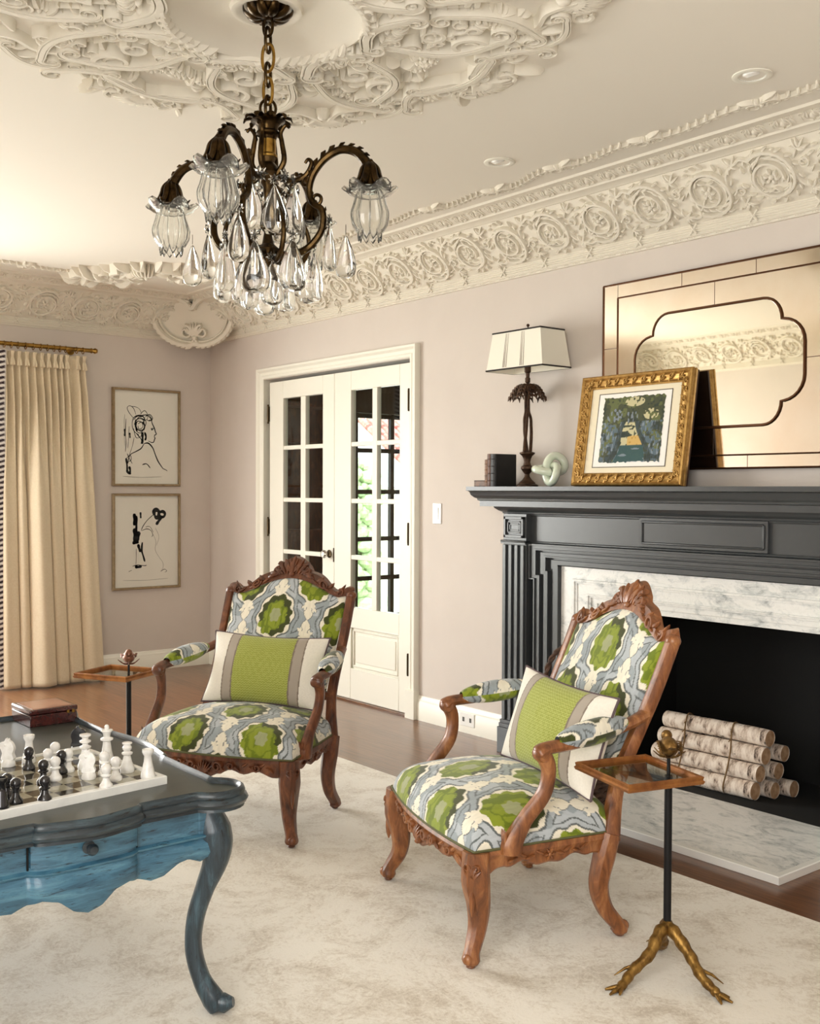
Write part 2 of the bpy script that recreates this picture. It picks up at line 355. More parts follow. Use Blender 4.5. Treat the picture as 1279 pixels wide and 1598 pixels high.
# ------------------------------------------------------------- ceiling medallion
med = thing('ceiling_medallion', 'huge round rococo plaster medallion on the ceiling above the chandelier', 'ceiling medallion', (4.53, -2.28, ZC))
def relief(m_, k=1.35): return m_.map(lambda V: np.column_stack([V[:, 0], V[:, 1], -V[:, 2]*k]))
def cscroll(m_, p0, p1, bulge, w_, h_, c0=.3, c1=.3):
    """C-scroll from p0 to p1 bowed sideways by bulge, each end rolled into a volute"""
    p0 = np.array(p0); p1 = np.array(p1); d = p1-p0; L = np.linalg.norm(d); d /= L; nrm = np.array((-d[1], d[0])); sg = 1 if bulge > 0 else -1
    t = np.linspace(0, 1, 13); mid = [p0+d*L*a+nrm*bulge*math.sin(PI*a) for a in t]
    def vol(pt, dr, r, s_):
        c = pt-nrm*sg*r; a0 = math.atan2(*(pt-c)[::-1]); return [c+np.array((math.cos(a0+s_*a), math.sin(a0+s_*a)))*r*(1-a/8.2) for a in np.linspace(.35, 6.2, 15)]
    s_ = -sg
    pts = vol(p0, -d, L*c0*.42, -s_)[::-1]+mid+vol(p1, d, L*c1*.42, s_)
    n = len(pts); wd = np.array([w_*(.45+.55*math.sin(PI*min(max((i-6)/(n-12), 0.0), 1))) for i in range(n)])
    r_path(m_, pts, wd, h_*(.55+.45*wd/w_)); 
    q = np.array(pts); T = np.gradient(q, axis=0); T /= np.maximum(np.linalg.norm(T, axis=1), 1e-9)[:, None]; N = np.stack([-T[:, 1], T[:, 0]], 1)
    r_path(m_, q+N*wd[:, None]*.85, wd*.28, h_*.95); r_path(m_, q-N*wd[:, None]*.85, wd*.28, h_*.95)
def pol(r, a): return np.array((r*math.cos(math.radians(a)), r*math.sin(math.radians(a))))
def shell(m_, c, ang, r, n, h_):
    for k in range(n):
        a = ang+(k-(n-1)/2)*1.9/n; r_leaf(m_, (c[0], c[1]), a, r*(1-.12*abs(k-(n-1)/2)/n), r*.11, h_, 0, 6)
    m_.ball((c[0], c[1], 0), r*.2, (1, 1, h_/r*5), 8, 5)
def roses(m_, c, n, spread, rr, h_=.03, ln=None):
    for k in range(n):
        p = c+np.array((rr.uniform(-spread, spread), rr.uniform(-spread, spread)))*(np.array((1, 1)) if ln is None else ln)
        r_rose(m_, p, rr.uniform(.022, .036), 6, h_, rr.rand()*6)
    for k in range(n): 
        p = c+np.array((rr.uniform(-spread, spread), rr.uniform(-spread, spread))); r_leaf(m_, p, rr.rand()*6, .05, .013, h_*.6, rr.uniform(-.8, .8), 5)
def sector(seed):
    rr = np.random.RandomState(seed); m_ = MB()
    for s_ in (-1, 1):
        cscroll(m_, pol(.33, s_*6), pol(.40, s_*40), s_*.05, .021, .045, .35, .35)          # bold inner ring scrolls
        cscroll(m_, pol(.42, s_*9), pol(.70, s_*26), s_*-.07, .016, .036, .28, .34)          # sides of the rose cartouche
        cscroll(m_, pol(.52, s_*40), pol(.80, s_*30), s_*.05, .015, .034, .3, .3)
        cscroll(m_, pol(.74, s_*5), pol(.83, s_*23), s_*.06, .014, .032, .35, .35)           # outer rim
        cscroll(m_, pol(.80, s_*22), pol(.86, s_*37), s_*-.05, .013, .03, .4, .3)
        r_path(m_, catmull([pol(.70, s_*28), pol(.78, s_*33), pol(.80, s_*40), pol(.88, s_*44)], 6), .014, .026)
        for k in range(9):                                                                 # leaf fringe
            a = s_*(3+k*5.1); r = .84+.06*math.cos(math.radians(a*8))
            r_leaf(m_, pol(r-.05, a), math.radians(a+s_*rr.uniform(-35, 55)), rr.uniform(.07, .12), .015, .024, s_*rr.uniform(-1.1, 1.1))
            if k % 2: r_leaf(m_, pol(r-.02, a), math.radians(a+s_*55), .13, .011, .03, -s_*1.3, 8)
            if k % 2: r_spiral(m_, pol(r-.03, a), .034, .01, rr.rand()*6, s_*1.2, .009, .006, .024, 16)
        for k in range(7):
            a = s_*(8+k*5.5); r_leaf(m_, pol(.60+.05*math.sin(k*2.1), a), math.radians(a+s_*(90+rr.uniform(-50, 50))), .085, .014, .026, rr.uniform(-1, 1))
        for k in range(6): r_leaf(m_, pol(.27, s_*(4+k*7.6)), math.radians(s_*(4+k*7.6)+s_*25), .085, .02, .03, s_*.7)
        for k in range(14):                                                                # acanthus sprays over the scrolls
            a = s_*rr.uniform(6, 44); r = rr.uniform(.38, .86); r_leaf(m_, pol(r, a), rr.uniform(0, 6.3), rr.uniform(.05, .1), rr.uniform(.008, .014), .03, rr.uniform(-1.4, 1.4))
        for k in range(5):
            a = s_*(6+k*9); shell(m_, pol(.355, a), math.radians(a+s_*20), .075, 5, .034)
        for k in range(8): r_spiral(m_, pol(rr.uniform(.44, .82), s_*rr.uniform(4, 43)), .028, .008, rr.uniform(0, 6), rr.choice((-1, 1))*1.2, .008, .005, .03, 14)
        # trellis panel at the diagonal
        for k in range(6):
            rad = .42+k*.032; r_path(m_, [pol(rad, s_*(30+abs(k-2))), pol(rad, s_*(37+k*.3)), pol(rad, s_*45)], .0045, .018, 4)
        for k in range(4): a = s_*(31+k*4.2); r_path(m_, [pol(.42, a), pol(.50, a), pol(.59, a)], .0045, .018, 4)
        roses(m_, pol(.66, s_*36), 4, .045, rr); roses(m_, pol(.77, s_*14), 3, .04, rr, .026)
        r_spiral(m_, pol(.62, s_*20), .06, .015, s_*1.2, s_*1.3, .016, .009, .034)
        r_spiral(m_, pol(.49, s_*23), .045, .012, s_*2.2, -s_*1.3, .013, .008, .032)
    cscroll(m_, pol(.735, -13), pol(.735, 13), -.055, .015, .034, .25, .25)
    shell(m_, pol(.80, 0), 0, .15, 9, .03); shell(m_, pol(.84, 45), PI/4, .15, 9, .03)
    for q in (-1, 1): r_spiral(m_, pol(.86, q*6), .035, .01, 0, q*1.3, .01, .007, .026)
    for q in (-1, 1): r_spiral(m_, pol(.90, 45+q*7), .035, .01, 0, q*1.3, .01, .007, .026)
    roses(m_, pol(.56, 0)+0, 7, .03, rr, .036, np.array((.8, 3.2)))
    cscroll(m_, pol(.45, -12), pol(.45, 12), .05, .014, .032, .3, .3)
    return m_
for k in range(4):
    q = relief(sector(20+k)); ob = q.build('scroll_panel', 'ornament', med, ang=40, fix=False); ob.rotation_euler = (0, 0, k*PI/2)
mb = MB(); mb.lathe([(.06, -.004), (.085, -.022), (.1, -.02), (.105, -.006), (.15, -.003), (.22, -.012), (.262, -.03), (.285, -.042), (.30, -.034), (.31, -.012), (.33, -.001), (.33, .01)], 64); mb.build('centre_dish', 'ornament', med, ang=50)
for q in range(4):
  rm = MB()
  for k in range(9): r_leaf(rm, pol(.272, q*90+k*7), math.radians(q*90+k*7+62), .075, .013, .052, .7); r_spiral(rm, pol(.30, q*90+k*7+3), .016, .006, k, 1.2, .006, .004, .05, 12)
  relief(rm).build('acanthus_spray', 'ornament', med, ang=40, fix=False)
# ------------------------------------------------------------- garlands, corner ornament
def garland(name, label, nodes, horiz):
    rr = np.random.RandomState(len(nodes)); m_ = MB()
    P = catmull(nodes, 22); n = len(P); wv = np.sin(np.arange(n)/22*2*PI)*.018
    P = P+(np.array((0, 1)) if horiz else np.array((1, 0)))[None]*wv[:, None]
    r_path(m_, P, .0085, .013)
    for i in range(2, n-2, 1):
        d = P[i+1]-P[i]; a = math.atan2(d[1], d[0]); r_leaf(m_, P[i], a+(.75 if i % 2 else -.75), .036, .008, .015, .3 if i % 2 else -.3, 5)
    for q in nodes[1:-1]:
        q = np.array(q)
        for sg in (-1, 1): r_spiral(m_, q+np.array((sg*.035, .012)), .036, .014, 0 if sg < 0 else PI, sg*1.1, .010, .007, .018, 16); r_leaf(m_, q, math.atan2(-.6, sg*.6), .09, .012, .016, sg*.9)
        r_rose(m_, q, .032, 6, .022)
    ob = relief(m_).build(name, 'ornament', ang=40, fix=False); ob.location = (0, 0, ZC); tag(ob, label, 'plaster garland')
garland('plaster_garland', 'plaster leaf and bow garland on the ceiling along the fireplace wall', [(2.2, -.5), (2.72, -.53), (3.17, -.52), (3.6, -.5), (4.03, -.535), (4.49, -.534), (5.0, -.545), (5.45, -.53), (5.95, -.53)], True)
garland('plaster_garland', 'plaster leaf garland on the ceiling above the curtain wall', [(.55, -1.2), (.57, -1.6), (.58, -2.05), (.58, -2.5), (.58, -3.0)], False)
rr = np.random.RandomState(5); m_ = MB()
for s_ in (-1, 1):
    for k in range(34):
        L_ = rr.rand(); c = np.array((rr.uniform(-.07, .15)*(1-.6*L_), s_*.40*L_)); r_leaf(m_, c, s_*(PI/2)+rr.uniform(-.8, .8), rr.uniform(.07, .16), .016, rr.uniform(.03, .07), s_*rr.uniform(-.9, .9))
    for k in range(10): r_spiral(m_, (rr.uniform(-.05, .14), s_*rr.uniform(.02, .3)), .03, .01, k, 1.2, .01, .006, .05, 14)
    r_spiral(m_, (.1, s_*.12), .08, .02, 0, s_*1.3, .022, .012, .05); r_spiral(m_, (.02, s_*.27), .06, .015, 2, -s_*1.3, .016, .01, .045)
    for k in range(7): r_leaf(m_, (.1, s_*.06*k), s_*.3*k, .14, .02, .04, s_*.7)
    roses(m_, np.array((.04, s_*.16)), 4, .05, rr, .05)
shell(m_, (.10, 0), 0, .10, 7, .06)
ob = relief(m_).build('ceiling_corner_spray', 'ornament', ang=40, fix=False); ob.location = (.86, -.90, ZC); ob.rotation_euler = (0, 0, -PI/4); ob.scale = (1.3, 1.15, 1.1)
tag(ob, 'plaster acanthus spray on the ceiling in the corner beside the chandelier', 'plaster ornament')
# heart-shaped cartouche across the corner of the crown
def heart(k=1.12):
    h = [(0, .070), (.045, .115), (.12, .145), (.20, .130), (.25, .06), (.25, -.02), (.205, -.095), (.13, -.145), (.05, -.165), (0, -.155)]
    P = h+[(-x, y) for x, y in h[-2:0:-1]]; return np.array(P)*k
t = thing('corner_cartouche', 'heart-shaped plaster cartouche across the corner of the crown moulding', 'plaster ornament', (.215, -.295, 2.54))
t.rotation_euler = (Matrix.Rotation(PI/4, 4, 'Z')@Matrix.Rotation(PI/2+.32, 4, 'X')).to_euler()
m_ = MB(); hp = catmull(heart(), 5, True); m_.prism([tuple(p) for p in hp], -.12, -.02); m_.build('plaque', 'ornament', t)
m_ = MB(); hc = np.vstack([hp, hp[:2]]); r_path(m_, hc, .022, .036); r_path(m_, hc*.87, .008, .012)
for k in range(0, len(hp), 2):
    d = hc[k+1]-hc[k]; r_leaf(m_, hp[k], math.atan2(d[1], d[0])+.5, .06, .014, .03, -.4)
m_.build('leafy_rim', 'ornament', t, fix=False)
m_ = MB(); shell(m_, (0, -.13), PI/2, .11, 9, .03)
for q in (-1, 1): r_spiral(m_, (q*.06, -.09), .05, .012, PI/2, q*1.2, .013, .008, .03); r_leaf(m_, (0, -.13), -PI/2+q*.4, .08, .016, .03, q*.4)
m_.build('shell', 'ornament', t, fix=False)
# recessed lights
rl = thing('recessed_light', 'small round recessed ceiling light left of the other, nearest the chandelier', 'ceiling light', (3.894, -.767, ZC))
m_ = MB(); m_.lathe([(.043, .0), (.045, -.004), (.058, -.006), (.065, -.003), (.066, .004)], 40, cap=False); m_.build('trim_ring', 'trim', rl)
m_ = MB(); m_.lathe([(.0, .03), (.03, .03), (.042, .006), (.044, -.003)], 32, cap=False); m_.build('reflector', mat('lamp_reflector_white', (205, 205, 200), .4), rl)
m_ = MB(); m_.lathe([(.0, -.004), (.02, -.005), (.032, .004), (.033, .012)], 24, T3(.006, -.006, 0)@RX(.35)); m_.build('bulb', mat('lamp_bulb_white', (240, 240, 236), .3), rl)
r2_ = copy_tree(rl); r2_.location = (5.106, -.764, ZC); r2_['label'] = 'small round recessed ceiling light right of the other, above the fireplace'
# ================================================================= FRENCH DOORS AND THE DEN BEYOND
def u_prism(m_, outer, inner, d0, d1):
    """U-shaped moulding ring in the wall plane: outer=(x0,x1,ztop), inner likewise, from y=-d0 to y=-d1"""
    (a, b, t), (c, d, s_) = outer, inner
    P = [(a, 0), (a, t), (b, t), (b, 0), (d, 0), (d, s_), (c, s_), (c, 0)]
    m_.prism(P, -d1, -d0, Matrix(((1, 0, 0, 0), (0, 0, 1, 0), (0, 1, 0, 0), (0, 0, 0, 1))))
cas = MB(); prof = [(0, -.12), (0, .017), (.006, .021), (.02, .021), (.024, .016), (.044, .018), (.05, .026), (.058, .035), (.072, .037), (.0735, 0), (.0735, -.001)]
x0, x1, z1 = .727, 2.357, 2.088
cas.sweep(prof, [((x0, 0, 0), (-1, 0, 0), (0, -1, 0)), ((x0, 0, z1), (-1, 0, 1), (0, -1, 0)), ((x1, 0, z1), (1, 0, 1), (0, -1, 0)), ((x1, 0, 0), (1, 0, 0), (0, -1, 0))])
for a, b in ((.648, .732), (2.352, 2.436)): cas.box(a, -.042, 0, b, 0, .165)
struct(cas.build('trim_4', 'trim', ang=25, bevel=.002))
def leaf_door(name, x0, x1, px, hinge_x, knob_x):
    m_ = MB(); y0, y1 = .002, .042; rows = [(.588, .886), (.915, 1.238), (1.267, 1.592), (1.62, 1.942)]
    (a, b), (c, d) = px
    m_.box(x0, y0, .012, a, y1, 2.062); m_.box(d, y0, .012, x1, y1, 2.062)
    for z0, z1 in ((.012, .2), (.465, .588), (1.942, 2.062)): m_.box(a, y0, z0, d, y1, z1)
    for (l, h), (l2, h2) in zip(rows, rows[1:]): m_.box(a, y0+.004, h, d, y1-.004, l2)
    m_.box(b, y0+.003, .588, c, y1-.003, 1.942)
    m_.box(a, y0+.016, .2, d, y1-.01, .465)
    for q, (e, dd) in enumerate(((0, .005), (.022, .011))): 
        fr = [(a+e, .2+e), (d-e, .2+e), (d-e, .465-e), (a+e, .465-e)]
        for i in range(4):
            p, r = fr[i], fr[(i+1) % 4]; m_.tube([(p[0], y0+dd, p[1]), (r[0], y0+dd, r[1])], .007, 6)
    m_.box(a+.045, y0+.010, .245, d-.045, y0+.02, .42)
    o = struct(m_.build(name, 'trim', bevel=.0035, ang=30))
    for (l, h) in rows:
        for e, f in px: 
            g = MB(); g.box(e-.002, .02, l-.002, f+.002, .024, h+.002); g.build('glass_pane', 'pane', o, ang=0)
    for z in (1.845, 1.065, .303):
        h_ = MB(); h_.box(hinge_x-.012, -.003, z-.052, hinge_x+.008, .004, z+.052); h_.tube([(hinge_x, -.008, z-.055), (hinge_x, -.008, z+.055)], .007, 8); h_.ball((hinge_x, -.008, z+.06), .007); h_.ball((hinge_x, -.008, z-.06), .007)
        h_.build('hinge', 'steel', o)
    if knob_x:
        k_ = MB(); k_.lathe([(0, 0), (.026, 0), (.026, .004), (.012, .008), (.009, .02), (0, .02)], 20, T3(knob_x, .002, .91)@RX(PI/2)); ko = k_.build('knob_rose', 'steel', o)
        k_ = MB(); k_.lathe([(.008, .02), (.012, .024), (.024, .034), (.027, .044), (.022, .056), (.01, .06), (0, .061)], 10, T3(knob_x, .002, .91)@RX(PI/2)); k_.build('crystal_knob', 'crystal', o, ang=20)
        k_ = MB(); k_.box(x1-.006, -.001, .86, x1+.001, .004, .95); k_.build('latch_plate', 'steel', o)
    return o
leaf_door('door_1', .779, 1.5655, ((.953, 1.167), (1.226, 1.434)), .774, 1.515)
leaf_door('door_2', 1.5685, 2.355, ((1.748, 1.966), (2.015, 2.24)), 2.338, None)
m_ = MB(); m_.box(.727, -.02, 0, 2.357, .13, .011); struct(m_.build('trim_5', M['floor'], ang=0))
# den
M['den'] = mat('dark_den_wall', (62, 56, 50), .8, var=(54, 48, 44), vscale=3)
m_ = MB(); m_.box(-1.65, .14, -.12, 3.2, 4.4, 0); struct(m_.build('floor_den', 'floor', ang=0))
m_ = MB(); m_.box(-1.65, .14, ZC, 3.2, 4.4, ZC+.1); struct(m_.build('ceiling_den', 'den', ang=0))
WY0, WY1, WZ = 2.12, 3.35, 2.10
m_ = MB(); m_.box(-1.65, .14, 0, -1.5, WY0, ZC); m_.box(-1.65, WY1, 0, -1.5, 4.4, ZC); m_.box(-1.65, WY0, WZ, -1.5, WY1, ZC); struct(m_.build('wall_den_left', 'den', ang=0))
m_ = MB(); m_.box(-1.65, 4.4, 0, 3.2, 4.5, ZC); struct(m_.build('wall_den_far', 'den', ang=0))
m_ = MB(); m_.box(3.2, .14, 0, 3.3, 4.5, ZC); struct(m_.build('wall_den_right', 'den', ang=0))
m_ = MB()
for y in (WY0, 2.40, 2.86, WY1-.04): m_.box(-1.6, y, 0, -1.55, y+.045, WZ)
for z in (0, .40, .80, 1.28, 1.70, WZ-.05): m_.box(-1.6, WY0, z, -1.555, WY1, z+.045)
wo = struct(m_.build('window_2', 'iron', ang=0, bevel=.002)); g = MB(); g.box(-1.578, WY0, 0, -1.574, WY1, WZ); g.build('glass', 'pane', wo, ang=0)
cb = thing('bookcase', 'dark wooden bookcase seen through the left door panes', 'bookcase', (-1.3, 1.25, 0))
m_ = MB(); m_.box(-.2, -.75, 0, .12, -.71, 2.3); m_.box(-.2, .71, 0, .12, .75, 2.3); m_.box(-.2, -.75, 2.26, .12, .75, 2.32); m_.box(-.2, -.75, 0, -.18, .75, 2.3); m_.build('carcass', 'walnut', cb, bevel=.003, ang=0)
for z in (.08, .5, .92, 1.34, 1.76, 2.1):
    s_ = MB(); s_.box(-.18, -.71, z, .1, .71, z+.028); s_.build('shelf', 'walnut', cb, ang=0)
# garden seen through the den window
hd = MB(); rr = np.random.RandomState(3)
for k in range(330): hd.ball((rr.uniform(-6.6, -5.9), rr.uniform(5.4, 6.0), rr.uniform(-.45, 1.75)), rr.uniform(.07, .16), (1, 1, .8), 7, 5)
tag(hd.build('garden_hedge', mat('hedge_leaves', (206, 220, 182), .8, var=(160, 188, 136), vscale=14, bump=.02), fix=False), 'bright green garden hedge outside the den window', 'hedge')  # leaf colour paled to carry the overexposed daylight outside
hs = thing('neighbour_house', 'pale house with a red tiled roof outside the den window', 'house', (-15.4, 15.5, -.5))
m_ = MB(); m_.box(-2.5, -2.5, 0, 2.5, 2.5, 1.9); m_.build('wall', mat('house_stucco', (236, 230, 222), .9, bump=.003), hs, ang=0)
m_ = MB(); rows = 9
for k in range(rows): 
    for j in range(26): m_.tube([(2.9-k*.32, -2.9+j*.23, 1.8+k*.2), (2.9-(k+1.25)*.32, -2.9+j*.23, 1.8+(k+1.25)*.2)], .1, 8)
m_.build('roof', mat('roof_tiles', (216, 150, 140), .8, var=(190, 110, 100), vscale=6), hs, fix=False)
m_ = MB(); m_.box(2.48, -.6, .7, 2.53, .4, 1.5); m_.build('window', mat('house_window', (84, 100, 116), .2), hs, ang=0)
m_ = MB(); m_.box(-30, -20, -.62, -1.65, 30, -.5); struct(m_.build('floor_garden', mat('lawn', (206, 208, 190), .95, var=(186, 196, 164), vscale=3), ang=0))
# ================================================================= FIREPLACE
CX = 4.44
fp = thing('fireplace_mantel', 'charcoal painted wooden fireplace mantel with moulded shelf on fluted pilasters', 'fireplace', (CX, 0, 0))
def mirror_box(m_, x0, y0, z0, x1, y1, z1):
    m_.box(x0-CX, y0, z0, x1-CX, y1, z1); m_.box(CX-x1, y0, z0, CX-x0, y1, z1)
SH = [(0, 1.205), (.012, 1.205), (.014, 1.213), (.028, 1.22), (.042, 1.232), (.046, 1.24), (.095, 1.241), (.095, 1.268), (.103, 1.271), (.105, 1.28), (.115, 1.285), (.128, 1.298), (.132, 1.312), (.138, 1.318), (.145, 1.32), (.145, 1.34), (0, 1.34)]
m_ = MB(); hw = CX-3.262   # half width at the pilaster face
m_.sweep([(a, b) for a, b in SH], [((-hw, 0, 0), (-1, 0, 0), (0, 0, 1)), ((-hw, -.11, 0), (-1, -1, 0), (0, 0, 1)), ((hw, -.11, 0), (1, -1, 0), (0, 0, 1)), ((hw, 0, 0), (1, 0, 0), (0, 0, 1))])
m_.box(-hw, -.112, 1.2, hw, 0, 1.34); m_.build('shelf', 'mantel', fp, ang=30)
m_ = MB(); m_.box(3.4-CX, -.108, 1.062, CX-3.4, 0, 1.206)
for a, b in ((3.46, 4.118), (4.756, 5.42)): pass
m_.box(4.125-CX, -.124, 1.073, 4.74-CX+.03, -.1, 1.203)
for i, (e, dd) in enumerate(((.018, .128), (.032, .12))):
    a, b, c, d = 4.125-CX+e, 4.77-CX-e, 1.073+e, 1.203-e
    for p, r in (((a, c), (b, c)), ((b, c), (b, d)), ((b, d), (a, d)), ((a, d), (a, c))): m_.tube([(p[0], -dd+.002, p[1]), (r[0], -dd+.002, r[1])], .006, 6)
for z in (1.066, 1.2): m_.tube([(3.44-CX, -.112, z), (CX-3.44, -.112, z)], .007, 6)
m_.build('frieze', 'mantel', fp, ang=30, bevel=.002)
for sx in (-1, 1):
    m_ = MB(); a = -CX+3.28; b = a+.163
    m_.box(a, -.145, .165, b, 0, 1.055); 
    for k in range(4): m_.box(a+.006+k*.0425, -.158, .17, a+.006+k*.0425+.022, -.14, 1.05)
    m_.box(a-.006, -.16, 1.054, b+.006, 0, 1.064); m_.tube([(a-.004, -.158, 1.068), (b+.004, -.158, 1.068)], .006, 8)
    m_.box(a, -.146, 1.07, b, 0, 1.205)
    x0, x1, z0, z1 = a+.0, b-.0, 1.074, 1.203
    for e, dd in ((.012, .158), (.034, .153), (.046, .149)):
        w_ = .014 if e < .03 else .008
        for q in ((x0+e, z0+e, x1-e, z0+e+w_), (x0+e, z1-e-w_, x1-e, z1-e), (x0+e, z0+e, x0+e+w_, z1-e), (x1-e-w_, z0+e, x1-e, z1-e)): m_.box(q[0], -dd, q[1], q[2], -.14, q[3])
    m_.box(a-.012, -.172, 0, b+.012, 0, .13); m_.box(a-.007, -.166, .13, b+.007, 0, .15); m_.box(a-.003, -.162, .15, b+.003, 0, .168)
    if sx > 0: m_.map(lambda V: V*np.array((-1, 1, 1)))
    m_.build('pilaster', 'mantel', fp, ang=30, bevel=.0015)
m_ = MB()
def eared(m_, A, B, d):
    def side(q): a, e, zt, ze = q; return [(e-CX, 0), (e-CX, ze), (a-CX, ze), (a-CX, zt)]
    o = side(A); i = side(B); o = o+[(-x, z) for x, z in o[::-1]]; i = i+[(-x, z) for x, z in i[::-1]]
    m_.prism(o+i[::-1], -d, -.02, Matrix(((1, 0, 0, 0), (0, 0, 1, 0), (0, 1, 0, 0), (0, 0, 0, 1))))
rg = [(3.446, 1.06, .885, .137), (3.456, 1.052, .892, .128), (3.485, 1.036, .902, .133), (3.494, 1.029, .908, .108), (3.515, 1.02, .913, .121), (3.545, 1.004, .925, .126), (3.554, .996, .931, .098), (3.574, .985, .94, .108), (3.618, .962, .955, .09)]
for A, B in zip(rg, rg[1:]):
    ea = .036*(1-(A[0]-3.446)/.18); eb = .036*(1-(B[0]-3.446)/.18); eared(m_, (A[0], A[0]+ea, A[1], A[2]), (B[0], B[0]+eb, B[1], B[2]), A[3])
m_.build('architrave', 'mantel', fp, ang=25, bevel=.0012)
ms = MB()
rings = [(3.622, 3.70, .086), (3.70, 3.715, .096), (3.715, 3.728, .09), (3.728, 3.79, .085), (3.79, 3.80, .094), (3.80, 3.812, .088), (3.812, 3.845, .08), (3.845, 3.88, .072)]
for a, b, d in rings:
    za = .957-(a-3.622)*.725; zb = .957-(b-3.622)*.725
    u_prism(ms, (a-CX, CX-a, za), (b-CX, CX-b, zb), 0, d)
ms.build('marble_surround', 'marble', fp, ang=25, bevel=.001)
fb = MB(); x0, x1 = FX0-CX, FX1-CX
fb.box(x0-.03, -.06, 0, x0+.002, .5, .8); fb.box(x1-.002, -.06, 0, x1+.03, .5, .8); fb.box(x0, .47, 0, x1, .5, .8); fb.box(x0, -.05, FZ-.004, x1, .5, .8); fb.box(x0, -.075, 0, x1, .5, .022)
fb.build('firebox', 'black', fp, ang=0)
hh = MB(); hh.box(3.69, -.69, 0, 5.19, -.076, .026); ho = hh.build('hearth_slab', 'marble', ang=0, bevel=.004); tag(ho, 'pale grey marble hearth slab on the floor in front of the firebox', 'hearth')
hb = MB(); hb.sweep([(0, .001), (0, .0265), (-.004, .029), (-.026, .029), (-.026, .001)], [((3.688, -.076, 0), (-1, 0, 0), (0, 0, 1)), ((3.688, -.692, 0), (-1, -1, 0), (0, 0, 1)), ((5.192, -.692, 0), (1, -1, 0), (0, 0, 1)), ((5.192, -.076, 0), (1, 0, 0), (0, 0, 1))])
hb.build('pale_border', mat('pale_marble_edge', (240, 240, 236), .2), ho, ang=30)  # paler strip round the hearth slab's edge
# ================================================================= MIRROR
M['mirror'] = mat('silver_mirror', (240, 236, 222), .02, 1); M['antique_mirror'] = mat('peach_antique_mirror', (242, 232, 218), .09, 1, var=(236, 222, 204), vscale=5)
M['bead'] = mat('mirror_bead_bronze', (96, 66, 46), .3, .9)
mr = thing('wall_mirror', 'large rectangular peach antiqued mirror with quatrefoil centre leaning above the mantel', 'mirror', (CX, 0, 1.85))
mx0, mx1, mz0, mz1 = 3.825-CX, 5.055-CX, 1.418-1.85, 2.277-1.85; ix = 3.911-CX; iz0, iz1 = 1.473-1.85, 2.213-1.85
m_ = MB(); m_.box(mx0, -.022, mz0, mx1, -.002, mz1); m_.build('backing_board', 'walnut', mr, ang=0)
def mpanel(name, poly, y, mt, th=.004): 
    q = MB(); q.prism(poly, y-th, y, Matrix(((1, 0, 0, 0), (0, 0, 1, 0), (0, 1, 0, 0), (0, 0, 0, 1)))); return q.build(name, mt, mr, ang=20)
def rect(a, b, c, d, e=.0015): return [(a+e, b+e), (c-e, b+e), (c-e, d-e), (a+e, d-e)]
tx = [4.27-CX, 4.64-CX]
for z0, z1 in ((iz1, mz1), (mz0, iz0)):
    xs = [ix]+([4.27-CX, 4.64-CX] if z0 > 0 else [4.24-CX, 4.608-CX])+[-ix]
    for a, b in zip(xs, xs[1:]): mpanel('border_tile', rect(a, z0, b, z1), -.022, 'antique_mirror')
for a, b in ((mx0, ix), (-ix, mx1)):
    zs = [mz0, 1.70-1.85, 1.983-1.85, mz1]
    for c, d in zip(zs, zs[1:]): mpanel('border_tile', rect(a, c, b, d), -.022, 'antique_mirror')
for a, b, c, d in ((ix, 0, 0, iz1), (0, 0, -ix, iz1), (ix, iz0, 0, 0), (0, iz0, -ix, 0)): mpanel('field_tile', rect(a, b, c, d), -.022, 'antique_mirror')
def quatre(k=0):
    a, b, nx, nz = .424-k, .2575-k, .322-k*.7, .165-k*.7
    q = [(nx-.085, b)]+[(nx-.085+.085*math.sin(t), nz+(b-nz)*math.cos(t)) for t in np.linspace(.25, PI/2, 7)]
    q += [(nx+(a-nx)*math.sin(t), nz-.1+.1*math.cos(t)) for t in np.linspace(0.12, PI/2, 7)]
    h = q+[(x, -z) for x, z in q[::-1]]; return h+[(-x, z) for x, z in h[::-1]]
mpanel('centre_glass', quatre(), -.026, 'mirror')
def beads(name, loops, r):
    q = MB()
    for L_ in loops: q.tube([(x, -.03, z) for x, z in L_], r, 6, closed=True, up=(0, 1, 0))
    q.build(name, 'bead', mr, ang=40)
beads('quatrefoil_bead', [quatre()], .006)
m_ = MB()
for a, b, c, d, r in ((mx0, mz0, mx1, mz1, .0048), (ix, iz0, -ix, iz1, .004)):
    for p, q in (((a, b), (c, b)), ((c, b), (c, d)), ((c, d), (a, d)), ((a, d), (a, b))): m_.tube([(p[0], -.027, p[1]), (q[0], -.027, q[1])], r, 6)
m_.build('border_bead', 'bead', mr, ang=40)
# light switch
sw = thing('light_switch', 'white rocker light switch plate on the wall between doors and mantel', 'light switch', (2.592, 0, 1.19))
m_ = MB(); m_.box(-.037, -.007, -.058, .037, 0, .058); m_.build('plate', mat('switch_white', (244, 244, 242), .3), sw, bevel=.003, ang=30)
m_ = MB(); m_.box(-.0165, -.011, -.033, .0165, -.005, .033, RX(.05)); m_.build('rocker', mat('switch_rocker', (248, 248, 246), .25), sw, bevel=.001, ang=30)
